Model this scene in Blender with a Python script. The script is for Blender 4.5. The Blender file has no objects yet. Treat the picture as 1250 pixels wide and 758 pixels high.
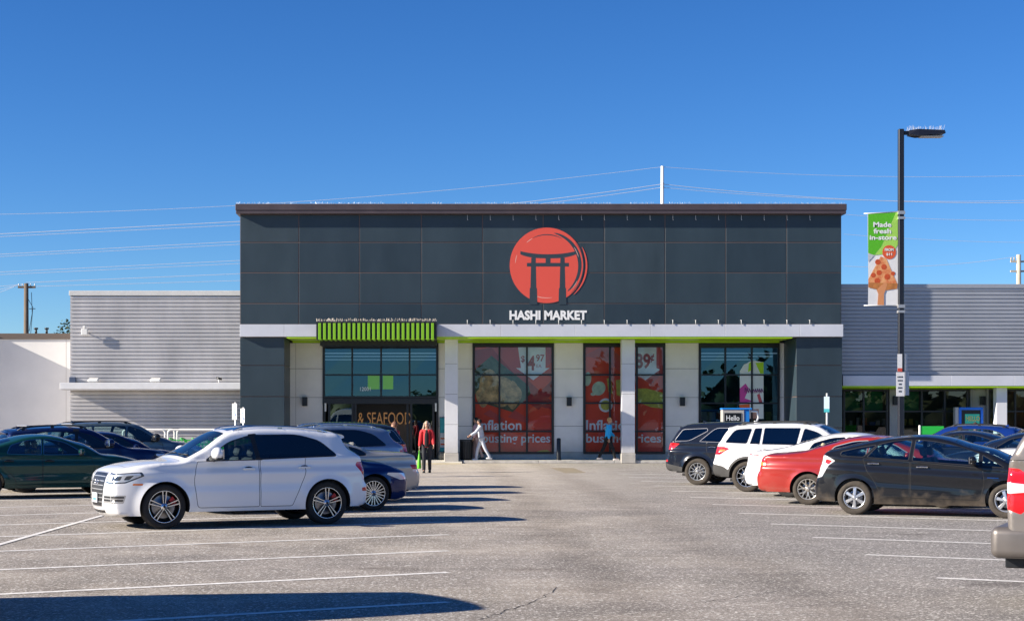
import bpy, bmesh, math, random
import numpy as np
from mathutils import Vector, Matrix
from mathutils.geometry import delaunay_2d_cdt
R = math.radians
random.seed(7)
S = bpy.context.scene
col = S.collection

# ---------------------------------------------------------------- camera
F = 2000.0; CX = 547.0; HZ = 510.0; EYE = 1.8          # photo pixels: focal length, depth vanishing point
cd = bpy.data.cameras.new('camera'); cam = bpy.data.objects.new('camera', cd); col.objects.link(cam)
cd.sensor_width = 36; cd.lens = F / 1250 * 36
cd.shift_x = (625 - CX) / 1250; cd.shift_y = (HZ - 379) / 1250
cd.clip_start = 0.1; cd.clip_end = 3000
cam.location = (0, 0, EYE); cam.rotation_euler = (R(90), 0, 0)
S.camera = cam
# ---------------------------------------------------------------- sky and sun
LD = Vector((2.15, 0.47, -1.0)).normalized()            # the way sunlight travels
el = math.asin(-LD.z)
w = bpy.data.worlds.new('World'); S.world = w; w.use_nodes = True
nt = w.node_tree; nt.nodes.clear()
sky = nt.nodes.new('ShaderNodeTexSky'); sky.sky_type = 'NISHITA'; sky.sun_disc = False
sky.sun_elevation = el; sky.sun_rotation = math.atan2(-LD.x, -LD.y)
sky.air_density = 0.9; sky.dust_density = 0.0; sky.ozone_density = 6.0; sky.altitude = 500
bg = nt.nodes.new('ShaderNodeBackground'); bg.inputs[1].default_value = 0.050
hs = nt.nodes.new('ShaderNodeHueSaturation'); hs.inputs['Saturation'].default_value = 1.14; hs.inputs['Hue'].default_value = .504; hs.inputs['Value'].default_value = 1.0
wo = nt.nodes.new('ShaderNodeOutputWorld')
nt.links.new(sky.outputs[0], hs.inputs['Color']); gm = nt.nodes.new('ShaderNodeGamma'); gm.inputs[1].default_value = 1.18; nt.links.new(hs.outputs[0], gm.inputs[0]); nt.links.new(gm.outputs[0], bg.inputs[0]); nt.links.new(bg.outputs[0], wo.inputs[0])
sd = bpy.data.lights.new('sun', 'SUN'); sd.energy = 5.0; sd.angle = R(0.5); sd.color = (1, .91, .78)
so = bpy.data.objects.new('sun', sd); col.objects.link(so)
so.rotation_euler = LD.to_track_quat('-Z', 'Y').to_euler()
S.view_settings.view_transform = 'Standard'; S.view_settings.look = 'None'
S.view_settings.exposure = 1.1; S.view_settings.gamma = 1; S.view_settings.use_curve_mapping = False

# ---------------------------------------------------------------- helpers
def P(px, py, Y): return Vector(((px - CX) * Y / F, Y, EYE - (py - HZ) * Y / F))
def X_(px, Y): return (px - CX) * Y / F
def Z_(py, Y): return EYE - (py - HZ) * Y / F
def lin(c):
    if isinstance(c, str):
        c = [int(c[i:i+2], 16) / 255 for i in (0, 2, 4)]
        c = [v / 12.92 if v <= .04045 else ((v + .055) / 1.055) ** 2.4 for v in c]
    return (c[0], c[1], c[2], 1)
MATS = {}
def mat(name, color, rough=.5, metal=0., noise=0., nscale=3., bump=0., bscale=40., coat=0., spec=.5, emit=None, dark=None, stretch=None, dirt=None):
    if name in MATS: return MATS[name]
    m = bpy.data.materials.new(name); m.use_nodes = True; n = m.node_tree.nodes; l = m.node_tree.links
    b = n['Principled BSDF']; c = lin(color)
    b.inputs['Base Color'].default_value = c; b.inputs['Roughness'].default_value = rough; b.inputs['Metallic'].default_value = metal
    b.inputs['Specular IOR Level'].default_value = spec; b.inputs['Coat Weight'].default_value = coat; b.inputs['Coat Roughness'].default_value = .03
    tc = None
    if noise or bump or dirt:
        tc = n.new('ShaderNodeTexCoord'); mp = n.new('ShaderNodeMapping'); l.new(tc.outputs['Object'], mp.inputs[0])
        if stretch: mp.inputs['Scale'].default_value = stretch
    out = None
    if noise:
        t = n.new('ShaderNodeTexNoise'); t.inputs['Scale'].default_value = nscale; t.inputs['Detail'].default_value = 6; t.inputs['Roughness'].default_value = .65
        l.new(mp.outputs[0], t.inputs['Vector'])
        r = n.new('ShaderNodeValToRGB'); r.color_ramp.elements[0].position = .3; r.color_ramp.elements[1].position = .7
        d = lin(dark) if dark else tuple(v * (1 - noise) for v in c[:3]) + (1,)
        r.color_ramp.elements[0].color = d; r.color_ramp.elements[1].color = tuple(min(1, v * (1 + noise * .4)) for v in c[:3]) + (1,)
        l.new(t.outputs[0], r.inputs[0]); l.new(r.outputs[0], b.inputs['Base Color']); out = r.outputs[0]
        mr = n.new('ShaderNodeMapRange'); mr.inputs[3].default_value = max(0, rough - .08); mr.inputs[4].default_value = min(1, rough + .1)
        l.new(t.outputs[0], mr.inputs[0]); l.new(mr.outputs[0], b.inputs['Roughness'])
    if dirt:                                             # road dust thrown up over the lower panels: (colour, height, strength)
        sx = n.new('ShaderNodeSeparateXYZ'); l.new(tc.outputs['Object'], sx.inputs[0])
        t = n.new('ShaderNodeTexNoise'); t.inputs['Scale'].default_value = 5; t.inputs['Detail'].default_value = 7; l.new(mp.outputs[0], t.inputs['Vector'])
        ma = n.new('ShaderNodeMath'); ma.operation = 'MULTIPLY_ADD'; ma.inputs[1].default_value = -.7; l.new(t.outputs[0], ma.inputs[0]); l.new(sx.outputs[2], ma.inputs[2])
        mr = n.new('ShaderNodeMapRange'); mr.inputs[1].default_value = dirt[1] - .35; mr.inputs[2].default_value = .0 - .25; mr.inputs[3].default_value = 0; mr.inputs[4].default_value = dirt[2]
        l.new(ma.outputs[0], mr.inputs[0])
        mx = n.new('ShaderNodeMixRGB'); l.new(mr.outputs[0], mx.inputs[0]); mx.inputs[2].default_value = lin(dirt[0])
        if out: l.new(out, mx.inputs[1])
        else: mx.inputs[1].default_value = c
        l.new(mx.outputs[0], b.inputs['Base Color'])
        m2 = n.new('ShaderNodeMath'); m2.operation = 'MULTIPLY_ADD'; m2.inputs[1].default_value = .5; m2.inputs[2].default_value = rough; l.new(mr.outputs[0], m2.inputs[0]); l.new(m2.outputs[0], b.inputs['Roughness'])
        m3 = n.new('ShaderNodeMath'); m3.operation = 'MULTIPLY_ADD'; m3.inputs[1].default_value = -.9; m3.inputs[2].default_value = coat; l.new(mr.outputs[0], m3.inputs[0]); l.new(m3.outputs[0], b.inputs['Coat Weight'])
    if bump:
        t2 = n.new('ShaderNodeTexNoise'); t2.inputs['Scale'].default_value = bscale; t2.inputs['Detail'].default_value = 4; l.new(mp.outputs[0], t2.inputs['Vector'])
        bp = n.new('ShaderNodeBump'); bp.inputs['Strength'].default_value = bump; bp.inputs['Distance'].default_value = .02
        l.new(t2.outputs[0], bp.inputs['Height']); l.new(bp.outputs[0], b.inputs['Normal'])
    if emit:
        b.inputs['Emission Color'].default_value = lin(emit[0]); b.inputs['Emission Strength'].default_value = emit[1]
    MATS[name] = m
    return m
def glass_mat(name, tint, amount=.9, rough=.02, facing=.04, gcol=(1, 1, 1)):
    """pane: what is behind it, tinted, under a fresnel reflection"""
    if name in MATS: return MATS[name]
    m = bpy.data.materials.new(name); m.use_nodes = True; n = m.node_tree.nodes; l = m.node_tree.links; n.clear()
    o = n.new('ShaderNodeOutputMaterial'); mx = n.new('ShaderNodeMixShader'); tr = n.new('ShaderNodeBsdfTransparent'); gl = n.new('ShaderNodeBsdfGlossy')
    tr.inputs[0].default_value = lin(tint); gl.inputs['Roughness'].default_value = rough; gl.inputs[0].default_value = lin(gcol)
    fr = n.new('ShaderNodeFresnel'); fr.inputs[0].default_value = 1.5
    ma = n.new('ShaderNodeMath'); ma.operation = 'MULTIPLY_ADD'; ma.inputs[1].default_value = amount; ma.inputs[2].default_value = facing; ma.use_clamp = True
    l.new(fr.outputs[0], ma.inputs[0]); l.new(ma.outputs[0], mx.inputs[0]); l.new(tr.outputs[0], mx.inputs[1]); l.new(gl.outputs[0], mx.inputs[2]); l.new(mx.outputs[0], o.inputs[0])
    MATS[name] = m
    return m

class MB:
    """collects shapes; build() links them as ONE mesh object"""
    def __init__(s): s.v = []; s.f = []; s.mi = []; s.sm = []
    def add(s, vs, fs, mi=0, smooth=False):
        o = len(s.v); s.v += [tuple(v) for v in vs]; s.f += [tuple(i + o for i in f) for f in fs]; s.mi += [mi] * len(fs); s.sm += [smooth] * len(fs); return s
    def box(s, x0, x1, y0, y1, z0, z1, mi=0, M=None, b=0.):
        if x0 > x1: x0, x1 = x1, x0
        if y0 > y1: y0, y1 = y1, y0
        if z0 > z1: z0, z1 = z1, z0
        if b and min(x1 - x0, y1 - y0, z1 - z0) > 2.2 * b:      # chamfered along every edge
            vs = []; idx = {}
            for ix, (xa, xi) in enumerate(((x0, x0 + b), (x1, x1 - b))):
                for iy, (ya, yi) in enumerate(((y0, y0 + b), (y1, y1 - b))):
                    for iz, (za, zi) in enumerate(((z0, z0 + b), (z1, z1 - b))):
                        for k, p in enumerate(((xa, yi, zi), (xi, ya, zi), (xi, yi, za))):
                            idx[ix, iy, iz, k] = len(vs); vs.append(p)
            g = lambda a, c, d, k: idx[a, c, d, k]
            fs = []
            for q in (0, 1):
                fs.append([g(q, 0, 0, 0), g(q, 1, 0, 0), g(q, 1, 1, 0), g(q, 0, 1, 0)][::(-1 if q == 0 else 1)])
                fs.append([g(0, q, 0, 1), g(1, q, 0, 1), g(1, q, 1, 1), g(0, q, 1, 1)][::(1 if q == 0 else -1)])
                fs.append([g(0, 0, q, 2), g(1, 0, q, 2), g(1, 1, q, 2), g(0, 1, q, 2)][::(-1 if q == 0 else 1)])
            for a in (0, 1):
                for c in (0, 1):
                    fs.append([g(a, c, 0, 0), g(a, c, 1, 0), g(a, c, 1, 1), g(a, c, 0, 1)][::(1 if a != c else -1)])
                    fs.append([g(a, 0, c, 0), g(a, 1, c, 0), g(a, 1, c, 2), g(a, 0, c, 2)][::(-1 if a != c else 1)])
                    fs.append([g(0, a, c, 1), g(1, a, c, 1), g(1, a, c, 2), g(0, a, c, 2)][::(1 if a != c else -1)])
                    for d in (0, 1): fs.append([g(a, c, d, 0), g(a, c, d, 1), g(a, c, d, 2)][::(1 if (a + c + d) % 2 else -1)])
        else:
            vs = [(x0, y0, z0), (x1, y0, z0), (x1, y1, z0), (x0, y1, z0), (x0, y0, z1), (x1, y0, z1), (x1, y1, z1), (x0, y1, z1)]
            fs = [(3, 2, 1, 0), (4, 5, 6, 7), (0, 1, 5, 4), (1, 2, 6, 5), (2, 3, 7, 6), (3, 0, 4, 7)]
        if M is not None: vs = [M @ Vector(v) for v in vs]
        return s.add(vs, fs, mi)
    def tube(s, pts, r, n=8, mi=0, caps=True, smooth=True):
        pts = [Vector(p) for p in pts]; rs = r if isinstance(r, (list, tuple)) else [r] * len(pts); vs = []; fs = []
        up = None
        for i, p in enumerate(pts):
            t = (pts[min(i + 1, len(pts) - 1)] - pts[max(i - 1, 0)]).normalized()
            if up is None: up = Vector((0, 0, 1)) if abs(t.z) < .9 else Vector((0, 1, 0))
            a = t.cross(up).normalized(); b = a.cross(t).normalized(); up = b
            for k in range(n):
                q = 2 * math.pi * k / n; vs.append(p + (a * math.cos(q) + b * math.sin(q)) * rs[i])
        for i in range(len(pts) - 1):
            for k in range(n):
                k2 = (k + 1) % n; fs.append((i * n + k, i * n + k2, (i + 1) * n + k2, (i + 1) * n + k))
        if caps: fs.append(tuple(range(n))[::-1]); fs.append(tuple(range((len(pts) - 1) * n, len(pts) * n)))
        return s.add(vs, fs, mi, smooth)
    def lathe(s, prof, n=32, axis='y', c=(0, 0, 0), mi=0, smooth=True, closed=False):
        vs = []; fs = []; m = len(prof)
        for k in range(n):
            q = 2 * math.pi * k / n
            for (a, r) in prof:
                if axis == 'y': vs.append((c[0] + r * math.cos(q), c[1] + a, c[2] + r * math.sin(q)))
                else: vs.append((c[0] + r * math.cos(q), c[1] + r * math.sin(q), c[2] + a))
        for k in range(n):
            k2 = (k + 1) % n
            for i in range(m if closed else m - 1):
                j = (i + 1) % m; fs.append((k * m + i, k2 * m + i, k2 * m + j, k * m + j))
        return s.add(vs, fs, mi, smooth)
    def prism(s, poly, y0, y1, mi=0, M=None):
        """polygon in (x,z) given thickness from y0 (front, towards -y) to y1"""
        n = len(poly); vs = [(x, y0, z) for x, z in poly] + [(x, y1, z) for x, z in poly]
        a = sum(poly[i][0] * poly[(i + 1) % n][1] - poly[(i + 1) % n][0] * poly[i][1] for i in range(n))
        o = 1 if a > 0 else -1
        fs = [tuple(range(n))[::o], tuple(range(n, 2 * n))[::-o]]
        for i in range(n):
            j = (i + 1) % n; fs.append((j, i, i + n, j + n)[::o])
        if M is not None: vs = [M @ Vector(v) for v in vs]
        return s.add(vs, fs, mi)
    def ball(s, c, r, nu=14, nv=9, mi=0, M=None):
        vs = [(0, 0, -1)]; fs = []
        for j in range(1, nv):
            a = -math.pi / 2 + math.pi * j / nv
            for i in range(nu): q = 2 * math.pi * i / nu; vs.append((math.cos(a) * math.cos(q), math.cos(a) * math.sin(q), math.sin(a)))
        vs.append((0, 0, 1))
        for i in range(nu): fs.append((0, 1 + (i + 1) % nu, 1 + i))
        for j in range(nv - 2):
            for i in range(nu): a = 1 + j * nu; fs.append((a + i, a + (i + 1) % nu, a + nu + (i + 1) % nu, a + nu + i))
        a = 1 + (nv - 2) * nu
        for i in range(nu): fs.append((a + i, a + (i + 1) % nu, len(vs) - 1))
        rr = r if isinstance(r, (tuple, list)) else (r, r, r)
        vs = [Vector((v[0] * rr[0], v[1] * rr[1], v[2] * rr[2])) for v in vs]
        if M is not None: vs = [M @ v for v in vs]
        vs = [v + Vector(c) for v in vs]
        return s.add(vs, fs, mi, True)
    def build(s, name, mats, parent=None, fix=False):
        me = bpy.data.meshes.new(name); me.from_pydata(s.v, [], s.f)
        for m in (mats if isinstance(mats, (list, tuple)) else [mats]): me.materials.append(m)
        me.polygons.foreach_set('material_index', s.mi); me.polygons.foreach_set('use_smooth', s.sm)
        if fix:
            bm = bmesh.new(); bm.from_mesh(me); bmesh.ops.recalc_face_normals(bm, faces=bm.faces); bm.to_mesh(me); bm.free()
        me.update()
        o = bpy.data.objects.new(name, me); col.objects.link(o)
        if parent: o.parent = parent
        return o
def tag(o, label=None, cat=None, group=None, kind=None):
    if label: o['label'] = label
    if cat: o['category'] = cat
    if group: o['group'] = group
    if kind: o['kind'] = kind
    return o
def thing(name, label, cat, loc=(0, 0, 0), rz=0., group=None):
    o = bpy.data.objects.new(name, None); o.empty_display_size = .3; col.objects.link(o); o.location = loc; o.rotation_euler = (0, 0, rz)
    return tag(o, label, cat, group)
def structure(o): o['kind'] = 'structure'; return o
def copy_tree(o, parent=None, label=None):
    c = o.copy(); col.objects.link(c)
    if parent: c.parent = parent
    if label: c['label'] = label
    for ch in list(o.children): copy_tree(ch, c)
    return c
def text(name, body, m, parent, loc, width=None, height=.3, bold=0., depth=.01, align='CENTER', M=None, rz=0.):
    """letters standing up, facing -y; width stretches them to fit"""
    cu = bpy.data.curves.new('t', 'FONT'); cu.body = body; cu.align_x = align; cu.size = 1; cu.offset = bold; cu.extrude = .001; cu.resolution_u = 3
    to = bpy.data.objects.new('t', cu); me = bpy.data.meshes.new_from_object(to)
    co = np.empty(len(me.vertices) * 3); me.vertices.foreach_get('co', co); co = co.reshape(-1, 3)
    w = co[:, 0].max() - co[:, 0].min(); h = co[:, 1].max() - co[:, 1].min()
    sy = height / h; sx = (width / w) if width else sy
    x = co[:, 0] * sx; z = (co[:, 1] - co[:, 1].min()) * sy; y = -co[:, 2] / .001 * depth / 2
    if align == 'CENTER': x -= (x.max() + x.min()) / 2
    me.vertices.foreach_set('co', np.stack([x, y, z], 1).ravel()); me.materials.clear(); me.materials.append(m); me.update()
    bpy.data.objects.remove(to); bpy.data.curves.remove(cu)
    o = bpy.data.objects.new(name, me); col.objects.link(o); o.location = loc; o.rotation_euler = (0, 0, rz)
    if parent: o.parent = parent
    return o

# ================================================================= ground
def asphalt():
    m = bpy.data.materials.new('asphalt'); m.use_nodes = True; n = m.node_tree.nodes; l = m.node_tree.links; b = n['Principled BSDF']
    tc = n.new('ShaderNodeTexCoord')
    def noise(scale, detail=4, rough=.6, sc=(1, 1, 1)):
        mp = n.new('ShaderNodeMapping'); mp.inputs['Scale'].default_value = sc; l.new(tc.outputs['Object'], mp.inputs[0])
        t = n.new('ShaderNodeTexNoise'); t.inputs['Scale'].default_value = scale; t.inputs['Detail'].default_value = detail; t.inputs['Roughness'].default_value = rough
        l.new(mp.outputs[0], t.inputs['Vector']); return t.outputs[0]
    def ramp(src, a, b_, ca, cb):
        r = n.new('ShaderNodeValToRGB'); e = r.color_ramp.elements; e[0].position = a; e[1].position = b_; e[0].color = lin(ca); e[1].color = lin(cb); l.new(src, r.inputs[0]); return r.outputs[0]
    def mix(f, a, b_, mode='MIX'):
        x = n.new('ShaderNodeMixRGB'); x.blend_type = mode
        if isinstance(f, float): x.inputs[0].default_value = f
        else: l.new(f, x.inputs[0])
        l.new(a, x.inputs[1]); l.new(b_, x.inputs[2]); return x.outputs[0]
    base = ramp(noise(.35, 5, .6), .3, .7, (.265, .232, .192), (.40, .35, .295))
    patch = ramp(noise(.9, 6, .7, (1, .35, 1)), .35, .7, (.70, .70, .70), (1.18, 1.18, 1.18))
    c = mix(1., base, patch, 'MULTIPLY'); c = mix(1., c, ramp(noise(.28, 4, .6, (.5, 1, 1)), .42, .60, (.80, .80, .82), (1.08, 1.07, 1.05)), 'MULTIPLY')
    # paler, sandier surface close to the shop front
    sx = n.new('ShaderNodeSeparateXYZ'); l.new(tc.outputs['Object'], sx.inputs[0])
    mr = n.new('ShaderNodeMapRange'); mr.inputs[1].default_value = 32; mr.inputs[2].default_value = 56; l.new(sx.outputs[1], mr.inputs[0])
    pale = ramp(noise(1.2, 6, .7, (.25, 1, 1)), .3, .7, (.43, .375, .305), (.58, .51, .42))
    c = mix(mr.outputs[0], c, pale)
    # coarse dark stone on the right-hand bays
    ma = n.new('ShaderNodeMath'); ma.operation = 'MULTIPLY_ADD'; ma.inputs[1].default_value = 3.; l.new(noise(.5, 3), ma.inputs[0]); l.new(sx.outputs[0], ma.inputs[2])
    mr2 = n.new('ShaderNodeMapRange'); mr2.inputs[1].default_value = 3.4; mr2.inputs[2].default_value = 7.5; mr2.inputs[4].default_value = .75; l.new(ma.outputs[0], mr2.inputs[0])
    g = n.new('ShaderNodeRGB'); g.outputs[0].default_value = (.20, .188, .178, 1); c = mix(mr2.outputs[0], c, g.outputs[0])
    # exposed aggregate: light and dark stones of two sizes
    for sc_, lo, hi, col_, amt in ((20, .59, .65, (.76, .72, .66), .9), (48, .57, .64, (.66, .62, .56), .75), (34, .58, .66, (.06, .055, .05), .75), (13, .66, .70, (.75, .72, .66), .7), (17, .63, .70, (.09, .085, .08), .5)):
        s_ = ramp(noise(sc_, 2, .5), lo, hi, (0, 0, 0), (amt, amt, amt)); q = n.new('ShaderNodeRGB'); q.outputs[0].default_value = lin(col_)
        c = mix(s_, c, q.outputs[0])
    c = mix(1., c, ramp(noise(3.2, 5, .75, (.45, 1, 1)), .32, .68, (.78, .78, .78), (1.16, 1.16, 1.16)), 'MULTIPLY')
    # oil and tyre stains in the bays
    st = ramp(noise(.8, 3, .5, (.5, 1, 1)), .62, .74, (1, 1, 1), (.60, .58, .56)); c = mix(1., c, st, 'MULTIPLY')
    # two worn wheel paths along the aisle
    for off in (1.7, 3.6):
        d = n.new('ShaderNodeMath'); d.operation = 'SUBTRACT'; d.inputs[1].default_value = off
        wv = n.new('ShaderNodeMath'); wv.operation = 'MULTIPLY_ADD'; wv.inputs[1].default_value = 1.4; l.new(noise(.12, 2), wv.inputs[0]); l.new(sx.outputs[0], wv.inputs[2])
        sb = n.new('ShaderNodeMath'); sb.operation = 'SUBTRACT'; sb.inputs[1].default_value = .7; l.new(wv.outputs[0], sb.inputs[0]); l.new(sb.outputs[0], d.inputs[0])
        ab = n.new('ShaderNodeMath'); ab.operation = 'ABSOLUTE'; l.new(d.outputs[0], ab.inputs[0])
        k = ramp(ab.outputs[0], .15, .6, (.87, .86, .85), (1, 1, 1)); c = mix(1., c, k, 'MULTIPLY')
    l.new(c, b.inputs['Base Color']); b.inputs['Roughness'].default_value = .85; b.inputs['Specular IOR Level'].default_value = .3
    bp = n.new('ShaderNodeBump'); bp.inputs['Strength'].default_value = .55; bp.inputs['Distance'].default_value = .012
    l.new(noise(70, 3), bp.inputs['Height']); l.new(bp.outputs[0], b.inputs['Normal'])
    return m
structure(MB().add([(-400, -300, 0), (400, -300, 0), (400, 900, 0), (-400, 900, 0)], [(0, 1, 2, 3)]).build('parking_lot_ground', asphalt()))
concrete = mat('concrete', (.50, .47, .42), .85, noise=.25, nscale=1.5, bump=.2, bscale=60)
kerbm = mat('kerb_concrete', (.55, .52, .47), .8, noise=.3, nscale=4)
YK = 64.95; YW = 66.5; YF = 64.0
b = MB()                                                 # pavement slabs with joints
x = -7.9
while x < 60:
    b.box(x, x + 2.98, YK + .16, 70, 0, .12); x += 3.0
b.box(-7.9, 60, YK + .17, 70, 0, .112, 1)
structure(b.build('pavement', [concrete, mat('joint', (.2, .18, .16), .9)]))
b = MB(); x = .6                                         # kerb stones, with the ramp in front of the doors left open
while x < 60: b.box(x, x + 2.99, YK, YK + .157, 0, .12, b=.012); x += 3.0
structure(b.build('kerb', kerbm))
b = MB().add([(-7.9, YK - .35, .004), (.55, YK - .35, .004), (.55, YK + .16, .12), (-7.9, YK + .16, .12)], [(0, 1, 2, 3)]); structure(b.build('ramp', concrete))
b = MB().box(-2.2, .5, YK - .55, YK - .42, 0, .012); structure(b.build('kerb_line', mat('yellow_paint', (.62, .42, .03), .7, noise=.4, nscale=12)))

linem = mat('line_paint', (.82, .80, .76), .75, noise=.4, nscale=9, dark=(.52, .49, .45))
K = .52
def line(p, q, wd=.125):
    p = Vector((p[0], p[1], .004)); q = Vector((q[0], q[1], .004)); d = (q - p).normalized(); nn = Vector((-d.y, d.x, 0)) * wd / 2
    N = max(2, int((q - p).length / .12)); L = []; rg = random.Random(int(p.y * 10)); vs = []; fs = []
    for i in range(N + 1):
        c = p.lerp(q, i / N); e1 = rg.uniform(-.007, .007); e2 = rg.uniform(-.007, .007)
        vs += [c + nn * (1 + e1 * 8), c - nn * (1 + e2 * 8)]
    for i in range(N): fs.append((2 * i, 2 * i + 1, 2 * i + 3, 2 * i + 2))
    structure(MB().add(vs, fs).build('bay_line', linem))
for i in range(13):
    y0 = 16.02 + 3.09 * i
    if y0 < 56: line((0, y0), (-13.2, y0 - 13.2 * K))
for i in range(-1, 12):
    y0 = 18.45 + 3.13 * i
    if y0 < 56: line((5.5, y0), (18.9, y0 - 13.4 * .53))
o_ = []
vs = [Vector((-6.42, 12, .008)), Vector((-6.32, 12, .008)), Vector((-6.32, 31.0, .008)), Vector((-6.42, 31.0, .008))]
structure(MB().add(vs, [(0, 1, 2, 3)]).build('bay_line', linem))
# cracks and a tar patch in the tarmac
def crack(pts, wd=.018):
    rg = random.Random(3); vs = []; fs = []; full = []
    for a, c in zip(pts[:-1], pts[1:]):
        for k in range(8):
            t = k / 8; full.append(Vector((a[0] + (c[0] - a[0]) * t + rg.uniform(-.04, .04), a[1] + (c[1] - a[1]) * t + rg.uniform(-.06, .06), .003)))
    for i, p in enumerate(full):
        d = (full[min(i + 1, len(full) - 1)] - full[max(0, i - 1)]).normalized(); q = Vector((-d.y, d.x, 0)) * wd * rg.uniform(.3, 1.) / 2; vs += [p + q, p - q]
    for i in range(len(full) - 1): fs.append((2 * i, 2 * i + 1, 2 * i + 3, 2 * i + 2))
    structure(MB().add(vs, fs).build('tarmac_crack', mat('crack', (.03, .028, .026), .9)))
gp = lambda px, py: (X_(px, F * EYE / (py - HZ)), F * EYE / (py - HZ))
crack([gp(588, 756), gp(615, 745), gp(655, 733), gp(684, 714)], .013)
crack([gp(860, 735), gp(900, 728), gp(960, 720)], .012)
structure(MB().add([gp(672, 571) + (.003,), gp(700, 571) + (.003,), gp(716, 577) + (.003,), gp(690, 577.5) + (.003,)], [(3, 2, 1, 0)]).build('tarmac_patch', mat('patch', (.30, .25, .17), .9, noise=.3)))

# ================================================================= supermarket building
darkp = mat('dark_panel', (.027, .046, .060), .42, noise=.22, nscale=.7, stretch=(1, 1, .35), bump=.05, bscale=3)
joint = mat('panel_joint', (.15, .095, .08), .6)
cream = mat('cream_panel', (.80, .775, .75), .6, noise=.12, nscale=.8, dirt=((.34, .30, .25), 1.1, .4))
jline = mat('cream_joint', (.16, .15, .14), .8)
fascia_m = mat('fascia_metal', (.66, .67, .71), .38, metal=.15, noise=.10, nscale=.6)
green_m = mat('green_paint', (.44, .74, .008), .45, noise=.12, nscale=1)
brown_m = mat('cornice', (.075, .055, .060), .4, noise=.2, nscale=2)
black_m = mat('black_frame', (.010, .011, .013), .35)
white_m = mat('white_trim', (.78, .77, .73), .5)
grey_col = mat('column_panel', (.72, .72, .74), .5, noise=.1, nscale=1, dirt=((.30, .26, .21), 1.0, .5))
XL, XR = X_(293, YF), X_(1027, YF)
zT = Z_(262, YF); zB = Z_(396, YF); zF = Z_(411, YF)
store = thing('supermarket_building', 'dark panelled supermarket with a white band, lime green soffit and tall black framed windows', 'building', (0, YF, 0))
def sb(mb, name, mats, parent=None, **k):
    o = mb.build(name, mats, parent or store, **k)
    if (parent or store) is store: o.location = (0, -YF, 0)
    return o
xs = [293, 364.7, 438.7, 514.3, 589, 663, 737.6, 811.8, 885.7, 960, 1027]
zs = [262, 296, 333, 370.5, 396]
b = MB(); g = .016
rg = random.Random(5)
for i in range(10):
    for j in range(4):
        y = YF + rg.uniform(-.004, .004)
        b.box(X_(xs[i], YF) + g, X_(xs[i+1], YF) - g, y, YF + .06, Z_(zs[j+1], YF) + g, Z_(zs[j], YF) - g, rg.choice((0, 0, 2, 3)), b=.006)
b.box(XL, XR, YF + .012, YF + .2, zB, zT, 1)
sb(b, 'wall_panels', [darkp, joint, mat('dark_panel_faded', (.031, .051, .065), .46, noise=.3, nscale=.9, stretch=(1, 1, .3), bump=.05, bscale=3), mat('dark_panel_deep', (.024, .041, .055), .38, noise=.3, nscale=.6, stretch=(1, 1, .3), bump=.05, bscale=3)])
b = MB().box(XL, XL + .2, YF + .21, YF + 22, 0, zT - .02).box(XR - .2, XR, YF + .21, YF + 22, 0, zT - .02).box(XL + .01, XR - .01, YF + .21, YF + 22, zT - .3, zT - .25)
b.box(XL + .2, XR - .2, YF + 21.8, YF + 22, 0, zT - .03); sb(b, 'side_wall', darkp)
b = MB().box(XL - .13, XR + .13, YF - .25, YF + 22.1, zT + .0, zT + .13, b=.01).box(XL - .15, XR + .15, YF - .27, YF + 22.1, zT + .135, zT + .38, b=.012)
sb(b, 'cornice', brown_m)
def spikes(x0, x1, y, z, h, name, parent, step=.05):
    b = MB(); rg = random.Random(1); x = x0
    while x < x1:
        t = rg.uniform(-.04, .04); b.tube([(x, y, z), (x + t, y + rg.uniform(-.03, .03), z + h * rg.uniform(.6, 1))], .0028, 3, smooth=False); x += step * rg.uniform(.6, 1.5)
        if rg.random() < .02: x += .5
    b.box(x0, x1, y - .01, y + .01, z, z + .012)
    return sb(b, name, mat('steel_wire', (.45, .45, .45), .4, metal=.3), parent)
tag(spikes(XL - .1, XR + .1, YF - .2, zT + .38, .085, 'bird_spikes', store), kind='stuff')
# white band
b = MB(); seg = [293, 347, 534, 611, 702, 794, 885, 976, 1029]
for a, c in zip(seg[:-1], seg[1:]): b.box(X_(a, YF) + .003, X_(c, YF) - .003, YF - .06, YF + .9, zF, zB - .002, b=.006)
sb(b, 'white_band', fascia_m)
pinm = mat('pin_white', (.7, .7, .68), .5)
for k in range(16):
    x = X_(570.5 + k * 27.83, YF); b = MB(); b.tube([(x, YF - .09, zB + .0), (x, YF - .09, zB + .17)], .011, 6); b.box(x - .018, x + .018, YF - .11, YF - .01, zB + .155, zB + .17); sb(b, 'banner_pin', pinm); b = MB()
    b.tube([(x, YF - .09, zT - .03), (x, YF - .09, zT - .2)], .008, 6); b.tube([(x, YF - .09, zT - .2), (x + .02, YF - .1, zT - .23)], .013, 6); sb(b, 'banner_pin', pinm)
# soffit and green trim
zG = Z_(418.5, YW)
b = MB().box(X_(350, YF), X_(967, YF), YF - .04, YW + .2, zF - .06, zF - .003).box(X_(350, YF), X_(967, YF), YW - .05, YW + .2, zG, zF - .065)
sb(b, 'green_soffit', green_m)
# the two dark piers
yP = YF + .14
for a, c, r in ((293, 347, 1), (972, 1028, -1)):
    b = MB(); x0 = X_(a, yP); x1 = X_(c, yP); zz = [zF - .01] + [Z_(v, yP) for v in (446, 484, 522)] + [.12]
    for j in range(4): b.box(x0 + .0, x1, yP + rg.uniform(0, .006), YW + .5, zz[j+1] + g, zz[j] - g, b=.006)
    b.box(x0 + .02, x1 - .02, yP + .03, YW + .4, .0, zF - .012, 1)
    sb(b, 'dark_pier', [darkp, joint])
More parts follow.
